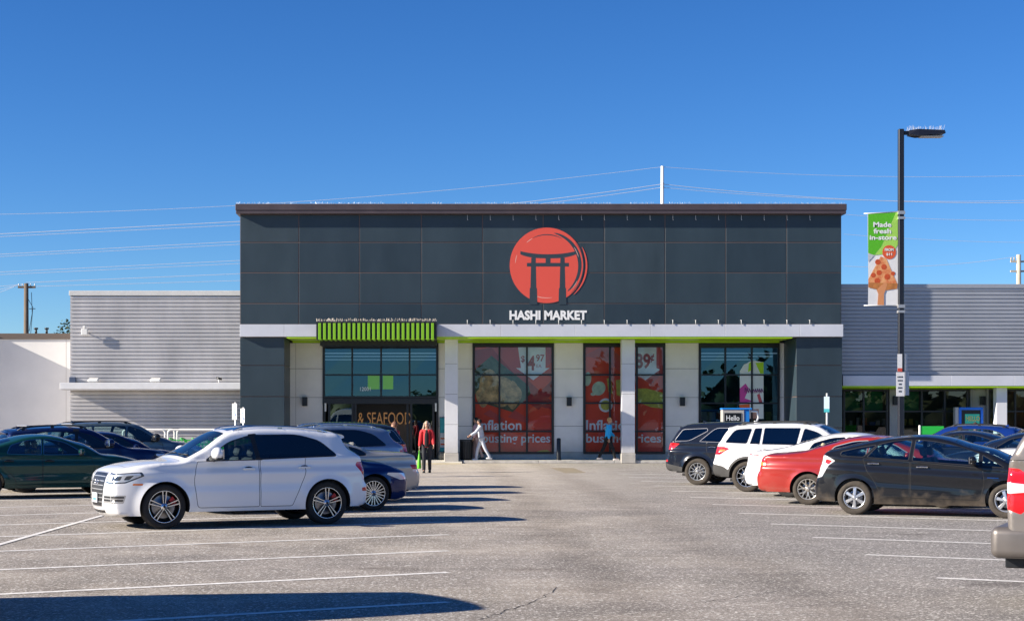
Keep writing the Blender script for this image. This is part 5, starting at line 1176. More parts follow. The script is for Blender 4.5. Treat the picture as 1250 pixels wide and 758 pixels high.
# tall van just outside the frame whose shadow falls across the front left bays
VAN = variant(BIG, lo=1, W=2.5, wb=3.0, paint_name='silver_paint', paint=(.4, .4, .4), prof=[(-2.2, .36, .05, .02, 1), (-2.33, .40, .07, .03, 0), (-2.38, .55, .08, .04, 0), (-2.36, 1.1, .08, .04, 0), (-2.33, 1.8, .08, .04, 0), (-2.28, 2.25, .09, .04, 0), (-2.15, 2.42, .12, .05, 0), (-1.7, 2.47, .14, .06, 0), (-.5, 2.48, .14, .06, 0), (.5, 2.46, .14, .06, 0), (.85, 2.32, .10, .06, 0), (1.65, 1.32, .06, .06, 0),
        (1.78, 1.22, .09, .05, 0), (2.3, 1.08, .12, .05, 0), (2.48, .92, .12, .06, 0), (2.52, .55, .12, .08, 0), (2.5, .40, .10, .08, 0), (2.4, .28, .05, .07, 0), (2.2, .25, .05, .05, 1)], screen=(.9, 1.62), hood=(1.8, 2.3), tumble=.13, rear_glass=(1.4, 2.1), rear_in=0, crease=1.0, belt=((-2.2, 1.30), (1.6, 1.25)),
    windows=[('glass_front', [(.62, 1.38), (1.38, 1.36), (.80, 2.05), (.62, 2.08)]), ('glass', [(-.95, 1.38), (.50, 1.38), (.50, 2.08), (-.95, 2.08)]), ('glass', [(-2.1, 1.40), (-1.1, 1.38), (-1.1, 2.08), (-2.05, 2.06)])],
    doors=[('d', 'paint', [(.55, .42), (1.1, .42), (1.45, .9), (1.5, 1.28), (.55, 1.31)], 0), ('d', 'paint', [(-1.0, .42), (.53, .42), (.53, 1.31), (-1.0, 1.32)], 0)], handles=[(.7, 1.12), (.35, 1.12)], mirror=(1.35, 1.32), seat_x=.5, spoiler=(-2.1, 2.4, .05), rails=None, aerial=-1.2)
build_car(VAN, 'parked_van', 'tall silver van just outside the left edge, shading the front bays', 'van', (-7.0, 14.12), R(180 + 27))
# pick-up with a canopy, its tail corner at the right edge
xr = -3.02
PICK = dict(W=2.0, wb=3.6, tyre=(.39, .23, .26), arch=.08, sill=.42, belt=((-3., 1.40), (1.6, 1.30)), crease=1.22, tumble=.12, nose=.10, tail=.015, flare=.03, rear_in=0,
    prof=[(xr + .1, .50, .04, .01, 1), (xr + .01, .54, .05, .01, 0), (xr, .70, .05, .01, 0), (xr, 1.36, .05, .01, 0), (xr + .015, 1.43, .05, .01, 1), (xr + .04, 1.50, .06, .03, 0), (xr + .13, 1.68, .07, .05, 0), (xr + .32, 1.85, .08, .06, 0), (xr + .6, 1.90, .09, .06, 0), (-1.0, 1.92, .09, .05, 0), (.3, 1.9, .09, .05, 0),
          (.75, 1.80, .07, .05, 0), (1.45, 1.36, .05, .08, 0), (1.6, 1.28, .1, .06, 0), (2.5, 1.2, .12, .06, 0), (2.75, 1.1, .12, .06, 0), (2.8, .9, .12, .06, 0), (2.8, .5, .1, .06, 0), (2.7, .4, .05, .04, 1)],
    screen=(.8, 1.4), hood=(1.6, 2.5), windows=[('glass', [(-2.7, 1.48), (-.9, 1.48), (-.9, 1.78), (-2.6, 1.78)]), ('glass_front', [(-.6, 1.42), (1.15, 1.40), (.7, 1.75), (-.55, 1.78)])],
    doors=[('d', 'paint', [(.2, .45), (1.2, .45), (1.3, 1.35), (.2, 1.38)], 0), ('d', 'paint', [(-.75, .45), (.18, .45), (.18, 1.38), (-.75, 1.39)], 0)], handles=[(.35, 1.2), (-.6, 1.2)], mirror=(1.2, 1.4), mirror_size=1.4,
    rim=(6, 'fan'), rim_mat=('rim_silver', (.45, .45, .44)), paint_name='pewter_paint', paint=(.23, .205, .185), metal=.5, rough=.35, seat_x=.3, glass='privacy_glass',
    side=[('taillight', 'red', [(xr - .1, 1.335, .0), (xr + .10, 1.32), (xr + .17, 1.27), (xr + .16, .93), (xr + .12, .89), (xr - .1, .97, 0)]), ('taillight', 'clear', [(xr - .1, 1.20, 0), (xr + .02, 1.19), (xr + .165, 1.175), (xr + .165, 1.10), (xr + .02, 1.085), (xr - .1, 1.10, 0)]),
          ('body', 'seam', [(xr - .1, 1.405), (-.8, 1.405), (-.8, 1.397), (xr - .1, 1.397)])],
    rear=[('taillight', 'red', [(1.33, .86), (1.33, .998), (.95, .998), (.95, .86)])])
pk, pc = build_car(PICK, 'pickup_truck', 'pewter brown pickup with a canopy and tall red tail lamp, cut by the right edge', 'pickup truck', (8.43, 15.02), R(-26.5))
bo = MB().box(xr - .16, xr + .38, -1.0, 1.0, .47, .77).build('rear_bumper', mat('bumper_metal', (.17, .152, .14), .4, .5, noise=.15), pk)
bm = bmesh.new(); bm.from_mesh(bo.data); bmesh.ops.bevel(bm, geom=list(bm.edges), offset=.075, segments=6, affect='EDGES', profile=.5)
for f in bm.faces: f.smooth = True
bm.to_mesh(bo.data); bm.free()
MB().box(xr - .06, xr + .12, -.7, .7, .36, .465, b=.01).build('tow_bar', black_m, pk)

# ================================================================= lamp post with banner and signs
YPp = 43.0
pm = mat('post_black', (.012, .014, .022), .35)
lp = thing('lamp_post', 'tall black parking lamp post with a flat lamp head on a short arm', 'lamp post', (X_(1099.7, YPp), YPp, 0))
ztop = Z_(158, YPp)
MB().tube([(0, 0, 0), (0, 0, .75)], .28, 20).tube([(0, 0, .76), (0, 0, .82)], .2, 4).build('footing', concrete, lp)
MB().box(-.07, .07, -.07, .07, .8, ztop, b=.012).build('pole', pm, lp)
za = ztop - .09
MB().box(.07, .22, -.04, .04, za - .06, za + .04, b=.01).build('arm', pm, lp)
MB().add([(.2, -.17, za - .07), (.42, -.2, za - .11), (1.1, -.2, za - .06), (1.13, -.16, za - .03), (1.13, .16, za - .03), (1.1, .2, za - .06), (.42, .2, za - .11), (.2, .17, za - .07),
          (.2, -.1, za + .05), (.42, -.16, za + .07), (1.1, -.18, za + .04), (1.13, -.14, za + .0), (1.13, .14, za + .0), (1.1, .18, za + .04), (.42, .16, za + .07), (.2, .1, za + .05)],
         [tuple(range(8)), tuple(range(15, 7, -1))] + [(i, i + 8, (i + 1) % 8 + 8, (i + 1) % 8) for i in range(8)]).build('lamp_head', pm, lp, fix=True)
MB().box(.5, 1.08, -.15, .15, za - .125, za - .105).build('lens', mat('lamp_lens', (.55, .5, .42), .3), lp)
b = MB(); rg = random.Random(4)
for i in range(60):
    x = rg.uniform(.15, 1.12); y = rg.uniform(-.12, .12); b.tube([(x, y, za + .04), (x + rg.uniform(-.05, .05), y, za + .06 + rg.uniform(.06, .13))], .003, 3, smooth=False)
tag(b.build('bird_spikes', MATS['steel_wire'], lp), kind='stuff')
for py in (259, 373):
    MB().box(-.09, .09, -.09, .09, Z_(py + 3, YPp), Z_(py - 1, YPp)).box(-.09, .09, -.09, .09, Z_(py + 9, YPp), Z_(py + 6, YPp)).build('clamp', mat('clamp_steel', (.5, .5, .5), .4, .6), lp)
bn = thing('banner', 'green and white vertical banner with a pizza slice hanging on the lamp post', 'banner', (X_(1099.7, YPp), YPp, 0))
bx = lambda px: X_(px, YPp) - X_(1099.7, YPp); bz = lambda py: Z_(py, YPp)
vs = []; fs = []; nn = 12
for i in range(nn + 1):
    t = i / nn; x0 = bx(1059.5 + .4 * math.sin(t * 5)); x1 = bx(1096); z = bz(372.5 + (261.5 - 372.5) * t)
    for j in range(5): u = j / 4; vs.append((x0 + (x1 - x0) * u, .003 * math.sin(3 * t + 4 * u), z + (bz(258) - bz(261.5)) * u * t))
for i in range(nn):
    for j in range(4): fs.append((i * 5 + j, i * 5 + j + 1, i * 5 + j + 6, i * 5 + j + 5))
bw = mat('banner_white', (.78, .77, .75), .7, noise=.05)
MB().add(vs, fs).build('cloth', bw, bn)
BY = -.005
def bp(pts, m, name, d): return MB().prism([(bx(u), bz(v)) for u, v in pts], BY - d, BY - d + .0008).build(name, m, bn)
gA = mat('banner_green', (.09, .46, .012), .7); gB = mat('banner_lime', (.36, .66, .10), .7)
bp([(1059.7, 261.6), (1093.8, 258.6), (1076, 301), (1067, 311.5), (1059.7, 309)], gA, 'green_field', 0)
bp([(1093.9, 258.6), (1095.9, 258.4), (1095.9, 299), (1090, 310), (1067.3, 311.5), (1076.2, 301)], gB, 'lime_field', .0)
bp([(1059.7, 309.5), (1067, 312), (1059.7, 320)], mat('banner_grey', (.5, .52, .55), .7), 'grey_corner', .0)
for tx, cx_, zz_, wd in (('Made', 1077, 277.4, 22), ('fresh', 1077, 285.3, 21.5), ('in-store', 1078, 293.0, 33)):
    text('letters', tx, mat('letter_white', (.82, .82, .80), .5), bn, (bx(cx_), BY - .004, bz(zz_)), width=wd * YPp / F, height=5.6 * YPp / F * (1.1 if tx != 'in-store' else 1), bold=.03, depth=.002)
bp([(1085.3 + 8.3 * math.cos(q), 308 + 8.6 * math.sin(q)) for q in [2 * math.pi * i / 28 for i in range(28)]], mat('badge_red', (.70, .10, .03), .6), 'round_badge', .003)
text('letters', 'FROM', MATS['letter_white'], bn, (bx(1085.3), BY - .006, bz(306.8)), width=10.5 * YPp / F, height=3.6 * YPp / F, bold=.03, depth=.002)
text('letters', '$11', MATS['letter_white'], bn, (bx(1085.3), BY - .006, bz(312.4)), width=7 * YPp / F, height=3.6 * YPp / F, bold=.03, depth=.002)
bp([(1075, 313), (1082, 316), (1094.5, 345), (1095.5, 350), (1085, 354), (1072, 353), (1060, 350), (1059.8, 341)], mat('pizza', (.72, .42, .18), .7, noise=.55, nscale=7, dark=(.62, .10, .02)), 'pizza_slice', .0015)
for u, v, r_ in ((1071.5, 320, 3.4), (1079, 326, 3.4), (1073, 333, 3.3), (1066, 336, 3), (1083, 338, 3.6), (1090, 334, 2.6), (1071, 343, 3.6)):
    bp([(u + r_ * math.cos(q), v + r_ * math.sin(q)) for q in [2 * math.pi * i / 16 for i in range(16)]], mat('pepperoni', (.62, .09, .02), .6, noise=.3, nscale=20), 'pepperoni', .003)
bp([(1059.8, 345), (1095.6, 346), (1095, 352.5), (1078, 355), (1060, 351)], mat('crust', (.55, .20, .05), .7, noise=.4, nscale=8), 'crust', .0035)
bp([(1071, 372.4), (1072, 359), (1070, 354), (1074, 350), (1080, 345), (1083, 347), (1081, 354), (1079, 359), (1079, 372.4)], mat('printed_hand', (.66, .27, .11), .7), 'hand_print', .005)
for py in (261, 373): b = MB().tube([(0, 0, bz(py - (2.5 if py < 300 else 0))), (bx(1054.5), 0, bz(py))], .014, 6).build('banner_arm', mat('arm_pale', (.6, .6, .6), .4, .4), bn)
# small parking signs on the same post
def sign_plate(x0, x1, z0, z1, y, nm, label, lines, par=None, rz=0., red=False):
    t = thing(nm, label, 'sign', (X_((x0 + x1) / 2, y), y, Z_((z0 + z1) / 2, y)), rz)
    w = (x1 - x0) * y / F / 2; h = (z1 - z0) * y / F / 2
    MB().box(-w, w, -.006, .0, -h, h).build('plate', mat('sign_white', (.78, .76, .74), .5), t)
    return t, w, h
t, w, h = sign_plate(1095.6, 1101.2, 432, 453.6, YPp - .12, 'parking_sign', 'narrow white sign with a red foot, upper of the two on the lamp post front', 1)
MB().box(-w, w, -.009, -.0065, -h, -h * .6).build('red_band', mat('sign_red_paint', (.6, .08, .05), .5), t)
t, w, h = sign_plate(1094, 1104, 454.2, 483.5, YPp - .12, 'parking_sign', 'larger white sign with lines of black writing, lower on the lamp post front', 1)
for k, (tx, ww) in enumerate((('CUSTOMER', .9), ('PARKING', .8), ('ONLY', .5), ('2 HOUR', .7), ('LIMIT', .5))):
    zz_ = h * (.6 - .3 * k); b = MB(); n_ = 4; wd_ = 2 * w * ww * .8 / n_
    for q in range(n_): b.box(-w * ww * .8 + q * wd_, -w * ww * .8 + (q + .62) * wd_, -.0085, -.0065, zz_ - .02, zz_ + .02)
    b.build('printed_line', black_m, t)
sign_plate(1105.0, 1107.5, 432, 453, YPp + .12, 'parking_sign', 'narrow white sign edge behind the lamp post, upper', 1)
sign_plate(1104.6, 1109.6, 453.6, 482.5, YPp + .12, 'parking_sign', 'white sign seen edge-on behind the lamp post, lower', 1)

# accessible parking signs
def post_sign(px, ptop, pbot, y, wpx, label, rz, teal=False):
    t = thing('accessible_parking_sign', label, 'sign', (X_(px, y), y, 0), rz); zt_, zb_ = Z_(ptop, y), Z_(pbot, y); w = wpx * y / F / 2 / max(.3, math.cos(rz))
    MB().tube([(0, 0, 0), (0, 0, zt_ + (.05 if not teal else .12))], .035, 8).build('post', mat('post_grey', (.62, .62, .60), .4, .2), t)
    MB().box(-w, w, -.052, -.042, zb_, zt_).build('plate', MATS['sign_white'] if not teal else mat('sign_pale', (.40, .50, .62), .4), t)
    zc_ = zb_ + (zt_ - zb_) * .38
    if teal: MB().box(-w, w, -.056, -.053, zb_, zb_ + .12).build('teal_band', mat('sign_teal', (.03, .30, .34), .5), t)
    else:
        bl = mat('sign_blue', (.01, .14, .55), .5)
        b = MB(); arc(b, .045, .065, 150, 380, .0, zc_ - .05, -.058, -.054, taper=False, n=14); b.prism([(-.02, zc_), (.01, zc_), (.01, zc_ + .13), (-.02, zc_ + .13)], -.058, -.054); b.prism([(.0, zc_ - .02), (.07, zc_ - .02), (.09, zc_ - .09), (.065, zc_ - .09), (.05, zc_ + .003), (.0, zc_ + .003)], -.059, -.0585)
        b.prism([(-.005 + .028 * math.cos(q), zc_ + .17 + .028 * math.sin(q)) for q in [2 * math.pi * i / 12 for i in range(12)]], -.058, -.054); b.build('wheelchair_symbol', bl, t)
    return t
post_sign(287.5, 492.5, 512, 57, 6.2, 'taller white and blue wheelchair parking sign left of the dark pier', R(-38))
post_sign(297.3, 498.5, 516, 60.5, 5.4, 'shorter white and blue wheelchair parking sign against the dark pier', R(-38))
post_sign(1009.5, 484, 503, 58, 6, 'parking sign with a teal foot in front of the right dark pier', R(-25), True)

# machines with screens
k1 = thing('charging_kiosk', 'grey charging kiosk with a blue top and a black screen, behind the white off-road car', 'kiosk', (X_(894.5, 62.5), 62.5, 0))
w = 13.5 * 62.5 / F; zt_ = Z_(498.5, 62.5)
MB().box(-w, w, -.12, .3, .1, zt_ - .05, b=.02).build('housing', mat('kiosk_grey', (.42, .40, .37), .4), k1)
MB().box(-w - .02, w + .3, -.14, .32, zt_ - .048, zt_ + .02, b=.02).box(w + .003, w + .2, -.1, .3, .1, zt_ - .052, b=.02).build('blue_shell', mat('kiosk_blue', (.01, .20, .62), .35), k1)
MB().box(-w + .08, w - .12, -.135, -.122, zt_ - .95, zt_ - .17).build('screen', mat('screen_black', (.01, .011, .013), .15), k1)
text('letters', 'Hello', mat('screen_text', (.5, .5, .5), .5, emit=((.7, .75, .8), .12)), k1, (-.02, -.14, zt_ - .46), width=.5, height=.2, bold=.01, depth=.003)
MB().tube([(w + .25, 0, zt_ - .1), (w + .5, 0, zt_ - .12), (w + .55, 0, zt_ - .35), (w + .35, 0, zt_ - .75), (w + .22, 0, zt_ - .8)], .045, 8).build('cable_holder', white_m, k1)
k2 = thing('charging_kiosk', 'tall kiosk with a bright blue frame and teal screen reading hello', 'kiosk', (X_(1184.5, 65.6), 65.6, 0))
w = 14.8 * 65.6 / F; zt_ = Z_(497, 65.6)
b = MB().box(-w, -w + .1, -.1, .2, .12, zt_ - .11).box(w - .1, w, -.1, .2, .12, zt_ - .11).box(-w, w, -.1, .2, zt_ - .108, zt_, b=.02); b.build('blue_frame', mat('kiosk_blue2', (.01, .16, .75), .35), k2)
MB().box(-w - .14, -w - .003, -.08, .2, .12, zt_ - .0, b=.01).build('side_panel', mat('kiosk_pale', (.45, .45, .46), .4), k2)
MB().box(-w + .103, w - .103, -.06, .18, .12, zt_ - .112).build('housing', black_m, k2)
MB().box(-w + .25, w - .14, -.075, -.062, .5, zt_ - .27).build('screen', mat('screen_teal', (.02, .16, .14), .3, noise=.6, nscale=3, emit=((.02, .30, .25), .25)), k2)
text('letters', 'HELLO', mat('screen_text_yellow', (.55, .45, .12), .5), k2, (.08, -.08, zt_ - .55), width=.55, height=.2, bold=.02, depth=.003)

# litter bin, bollard, notice board, planter at the shop front
t = thing('litter_bin', 'black slatted litter bin on the pavement right of the left column', 'bin', (X_(569, 65.4), 65.4, .12))
b = MB()
for i in range(22):
    a = 2 * math.pi * i / 22; M = Matrix.Rotation(a, 4, 'Z') @ Matrix.Translation((.245, 0, 0)); b.box(-.008, .008, -.022, .022, .06, .78, M=M)
b.build('slats', black_m, t); MB().lathe([(.0, .0), (.0, .22), (.06, .25), (.08, .25)], 24, 'z').build('base', black_m, t); MB().lathe([(.76, .25), (.80, .265), (.82, .25), (.80, .19), (.78, .18)], 24, 'z').build('rim', black_m, t); MB().lathe([(.05, .0), (.05, .22), (.74, .22)], 20, 'z').build('liner', mat('liner', (.03, .03, .03), .5), t)
t = thing('bollard', 'black bollard in front of the cream wall between the poster windows', 'bollard', (X_(682, 65.3), 65.3, .12)); MB().lathe([(0, .085), (.84, .085), (.87, .07), (.885, .0)], 20, 'z').build('tube', black_m, t); MB().lathe([(0, .11), (.03, .11), (.035, .088)], 20, 'z').build('foot', black_m, t)
t = thing('notice_board', 'narrow teal and white notice board on the wall between the doors and the column', 'sign', (X_(540.5, YW), YW - .05, 0))
w = 3.9 * YW / F; MB().box(-w, w, 0, .045, wz(551.5), wz(509)).build('frame', black_m, t); MB().box(-w + .02, w - .02, -.004, -.001, wz(528), wz(510)).build('teal_panel', mat('board_teal', (.03, .33, .36), .6, noise=.3, nscale=6), t)
MB().box(-w + .02, w - .02, -.004, -.001, wz(546), wz(528.3)).build('white_panel', mat('board_white', (.5, .52, .52), .6), t); MB().box(-w + .02, w - .02, -.004, -.001, wz(550.8), wz(546.2)).build('teal_foot', MATS['board_teal'], t)
for k, c_ in ((534, (.55, .15, .05)), (541, (.6, .08, .03))): MB().box(-w + .04, w - .05, -.007, -.0045, wz(k + 2), wz(k)).build('orange_strip', mat('board_orange%d' % k, c_, .6), t)
t = thing('boulder', 'small grey boulder at the foot of the notice board', 'stone', (X_(540, 65.7), 65.7, .12)); b = MB(); b.ball((0, 0, .13), (.2, .16, .16), 12, 8)
rg = random.Random(8); b.v = [(x + rg.uniform(-.03, .03), y + rg.uniform(-.03, .03), z + rg.uniform(-.03, .03)) for x, y, z in b.v]; b.build('stone', mat('stone', (.2, .19, .16), .9, noise=.4, nscale=9), t)

# trolley shelter with green trolleys
Yc = 58.; ct = thing('trolley_shelter', 'white tubular trolley shelter in front of the silver annexe', 'trolley shelter', (0, Yc, 0)); zr = Z_(524.5, Yc)
def loop(x0, x1, y):
    r_ = .12; pts = [(x0, y, 0), (x0, y, zr - r_)] + [(x0 + r_ - r_ * math.cos(a), y, zr - r_ + r_ * math.sin(a)) for a in [R(15 * k) for k in range(1, 6)]] + [(x0 + r_, y, zr), (x1 - r_, y, zr)] + [(x1 - r_ + r_ * math.sin(a), y, zr - r_ + r_ * math.cos(a)) for a in [R(15 * k) for k in range(1, 6)]] + [(x1, y, zr - r_), (x1, y, 0)]
    MB().tube(pts, .033, 8).tube([(x0, y, .6), (x1, y, .6)], .025, 8).build('rail', white_m, ct)
for y in (0, 2.0): loop(X_(150, Yc), X_(201.5, Yc), y); loop(X_(205, Yc), X_(310, Yc), y)
gcart = mat('trolley_green', (.02, .42, .06), .4)
tr = thing('shopping_trolley', 'green plastic shopping trolley nested in the white shelter', 'trolley', (X_(205, Yc) + .5, Yc + 1., 0), group='green trolleys in the shelter')
b = MB(); bb0 = [(-.40, -.24, .55), (.36, -.2, .62), (.36, .2, .62), (-.40, .24, .55)]; bb1 = [(-.46, -.28, 1.0), (.5, -.24, 1.0), (.5, .24, 1.0), (-.46, .28, 1.0)]
for i in range(4):
    j = (i + 1) % 4
    for k in range(9):
        t_ = k / 8; p0 = Vector(bb0[i]).lerp(Vector(bb0[j]), t_); p1 = Vector(bb1[i]).lerp(Vector(bb1[j]), t_); b.tube([p0, p1], .008, 4, smooth=False)
    for k in range(4): t_ = k / 3; b.tube([Vector(bb0[i]).lerp(Vector(bb1[i]), t_), Vector(bb0[j]).lerp(Vector(bb1[j]), t_)], .012, 4, smooth=False)
for k in range(6): t_ = k / 5; b.tube([Vector(bb0[0]).lerp(Vector(bb0[3]), t_), Vector(bb0[1]).lerp(Vector(bb0[2]), t_)], .008, 4, smooth=False)
b.build('basket', gcart, tr); MB().tube([(-.46, -.27, 1.0), (-.60, -.27, 1.07), (-.60, .27, 1.07), (-.46, .27, 1.0)], .022, 6).build('handle', gcart, tr)
MB().tube([(-.42, -.24, .55), (-.40, -.24, .15), (.42, -.18, .15), (.36, -.18, .6)], .014, 6).tube([(-.42, .24, .55), (-.40, .24, .15), (.42, .18, .15), (.36, .18, .6)], .014, 6).build('chassis', mat('trolley_steel', (.4, .4, .4), .35, .8), tr)
for x in (-.38, .4):
    for sg in (-1, 1): MB().lathe([(-.015, .0), (-.015, .06), (.015, .06), (.015, .0)], 14, c=(x, sg * .21, .06)).build('wheel', black_m, tr)
for k in range(1, 6):
    c_ = copy_tree(tr); c_.location.x += .42 * k
gs = thing('green_sign', 'bright green sign panel standing behind the cobalt estate, left of the blue kiosk', 'sign', (X_(1138, 60), 60, 0)); w = 14 * 60 / F
MB().box(-w, w, -.02, .02, .9, Z_(520, 60)).build('panel', mat('panel_green', (.02, .50, .06), .5), gs); MB().tube([(-w - .04, 0, 0), (-w - .04, 0, Z_(519, 60))], .04, 8).build('post', white_m, gs); MB().tube([(w + .04, 0, 0), (w + .04, 0, 1.4)], .04, 8).build('post', white_m, gs)

# ================================================================= poles and wires beyond the roofs
wood = mat('pole_wood', (.16, .12, .085), .85, noise=.35, nscale=6, stretch=(1, 1, .2)); palew = mat('pole_pale', (.50, .45, .36), .7, noise=.2)
Yp = 110.
u = thing('utility_pole', 'brown wooden utility pole with one crossarm above the white building', 'utility pole', (X_(32, Yp), Yp, 0)); zt_ = Z_(346, Yp)
MB().tube([(0, 0, 0), (0, 0, zt_)], [.22, .15], 10).build('pole', wood, u); MB().box(-.55, .62, -.06, .06, zt_ - .32, zt_ - .18, M=Matrix.Translation((0, 0, 0)) @ Matrix.Rotation(R(0), 4, 'Y')).build('crossarm', wood, u)
b = MB()
for x in (-.5, -.25, .3, .57): b.tube([(x, 0, zt_ - .18), (x, 0, zt_ - .02)], .03, 6)
b.build('insulators', white_m, u); MB().tube([(.1, 0, zt_ - 1.), (.45, 0, zt_ - 1.6), (.25, 0, zt_ - 4)], .02, 5).tube([(.35, 0, zt_ - .6), (.4, 0, zt_ - 2.), (.2, 0, zt_ - 3.2)], .02, 5).tube([(.2, 0, zt_ - 1.7), (.62, 0, zt_ - 1.7)], .025, 5).build('drop_cable', mat('cable_dark', (.05, .05, .06), .6), u)
u = thing('utility_pole', 'thin white metal pole rising behind the supermarket roof', 'utility pole', (X_(808.5, 105.), 105., 0)); zt_ = Z_(203, 105.)
MB().tube([(0, 0, 0), (0, 0, zt_)], [.2, .10], 10).build('pole', mat('pole_white', (.75, .75, .75), .4), u); MB().tube([(0, -.1, Z_(225, 105.)), (0, .12, Z_(225, 105.))], .12, 8).tube([(0, -.1, Z_(229, 105.)), (0, .12, Z_(229, 105.))], .12, 8).build('insulators', MATS['kiosk_pale'], u)
u = thing('utility_pole', 'pale utility pole with two crossarms above the right-hand shop wing', 'utility pole', (X_(1243.5, Yp), Yp, 0)); zt_ = Z_(311, Yp)
MB().tube([(0, 0, 0), (0, 0, zt_)], [.22, .15], 10).build('pole', palew, u)
for k in (.4, 1.05): MB().box(-.55, .5, -.06, .06, zt_ - k - .12, zt_ - k).build('crossarm', palew, u)
b = MB()
for x in (-.5, -.3, .45): b.tube([(x, 0, zt_ - .4), (x, 0, zt_ - .2)], .05, 6)
b.build('insulators', palew, u)
wire_m = mat('wire', (.50, .55, .66), .6); nw = 0
def wire(p, q, Y, r_=.022, sag=0., label=None):
    pts = []
    for i in range(17):
        t = i / 16; v = P(p[0] + (q[0] - p[0]) * t, p[1] + (q[1] - p[1]) * t, Y); v.z -= sag * 4 * t * (1 - t); pts.append(v)
    o = MB().tube(pts, r_ * .72, 5, caps=False).build('overhead_wire', wire_m); tag(o, label, 'wire', 'overhead wires beyond the roofs')
L1 = 'wire in the left sky, '
for k, (p, q, r_, lb) in enumerate([((-120, 292), (420, 264), .03, 'upper strand of the topmost pair beside the dark roof'), ((-120, 295), (420, 268.5), .022, 'lower strand of the topmost pair beside the dark roof'),
        ((-120, 317), (420, 288), .024, 'upper strand of the second pair left of the dark roof'), ((-120, 319.5), (420, 292), .02, 'lower strand of the second pair left of the dark roof'),
        ((-120, 338), (420, 312), .022, 'upper strand of the third pair left of the dark roof'), ((-120, 341), (420, 316), .02, 'lower strand of the third pair left of the dark roof'),
        ((32, 345), (420, 329), .024, 'leaving the wooden pole upwards to the right'), ((32, 350), (420, 339), .02, 'leaving the wooden pole level to the right')]):
    wire(p, q, 110., r_, 0., L1 + lb)
wire((-150, 263), (808.5, 204), 105., .018, .8, 'long faint overhead wire rising across the sky to the white pole top')
wire((300, 274), (808.5, 225), 105., .028, .35, 'wire meeting the white pole from the left, upper strand')
wire((300, 279), (808.5, 229), 105., .024, .35, 'wire meeting the white pole from the left, lower strand')
wire((808.5, 204), (1330, 212), 105., .016, .4, 'faint overhead wire running right from the top of the white pole')
wire((808.5, 225), (1330, 246), 105., .026, .5, 'overhead wire running right from the white pole, upper strand of the pair')
wire((808.5, 229), (1330, 242), 105., .02, .5, 'overhead wire running right from the white pole, lower strand of the pair')
wire((1030, 262), (1330, 268), 110., .018, .2, 'faint overhead wire passing behind the top of the banner'); wire((1030, 286), (1330, 296), 110., .016, .2, 'faint overhead wire passing behind the middle of the banner')
wire((1030, 325), (1243, 313), 110., .02, .3, 'overhead wire rising to the pale pole on the right')
for k in range(3): wire((-120, 346 + 7 * k), (28 - 2 * k, 347), 110., .02, .25 * (k + 1), 'white wire sagging to the wooden pole, ' + ('top', 'middle', 'bottom')[k] + ' one')

# ================================================================= trees
leafm = mat('foliage', (.07, .10, .035), .7, noise=.5, nscale=3)
def leaves(b, c, r_, n, rg, size=.12):
    for _ in range(n):
        d = Vector((rg.gauss(0, 1), rg.gauss(0, 1), rg.gauss(0, 1))).normalized() * rg.random() ** .4; p = Vector(c) + Vector((d.x * r_[0], d.y * r_[1], d.z * r_[2]))
        a = Vector((rg.uniform(-1, 1), rg.uniform(-1, 1), rg.uniform(-1, 1))).normalized() * size; q = a.cross(Vector((rg.uniform(-1, 1), rg.uniform(-1, 1), 1))).normalized() * size * .6
        b.add([p - a, p + q, p + a, p - q], [(0, 1, 2, 3)])
rg = random.Random(31); tx = X_(84, 92.); t = thing('bushy_tree', 'small green tree top showing behind the corner of the silver annexe', 'tree', (tx, 92., 0))
MB().tube([(0, 0, 0), (.1, 0, 3), (0, 0, 6.2)], [.2, .15, .05], 8).tube([(.08, 0, 3.5), (-.7, .2, 5.6)], [.08, .03], 6).build('trunk', wood, t)
b = MB()
for c_, r_ in (((0, 0, 6.6), (.7, .7, .8)), ((-.5, .1, 6.2), (.6, .6, .45)), ((.5, .2, 6.0), (.8, .7, .8)), ((-.75, .1, 5.9), (.45, .5, .35))): leaves(b, c_, r_, 260, rg, .09)
b.build('crown', leafm, t)
# dark woods on the far side of the lot behind the viewer, which the shop glass and car paint mirror
b = MB(); rg = random.Random(77); x = -150
while x < 150:
    h = rg.uniform(3.6, 5.0) if rg.random() < .8 else rg.uniform(6, 8.5); w_ = rg.uniform(2.5, 4.5) if h < 5.5 else 1.6; y = -75 + rg.uniform(-5, 5); b.ball((x, y, h * .48), (w_, w_, h * .5), 9, 6); leaves(b, (x, y, h * .6), (w_ * 1.15, w_, h * .52), 110, rg, .6); b.tube([(x, y, 0), (x, y, h * .4)], .3, 5); x += rg.uniform(1.2, 2.4)
tag(b.build('woodland', leafm), 'dark belt of trees across the road, mirrored in the shop glass', 'woodland', kind='stuff')

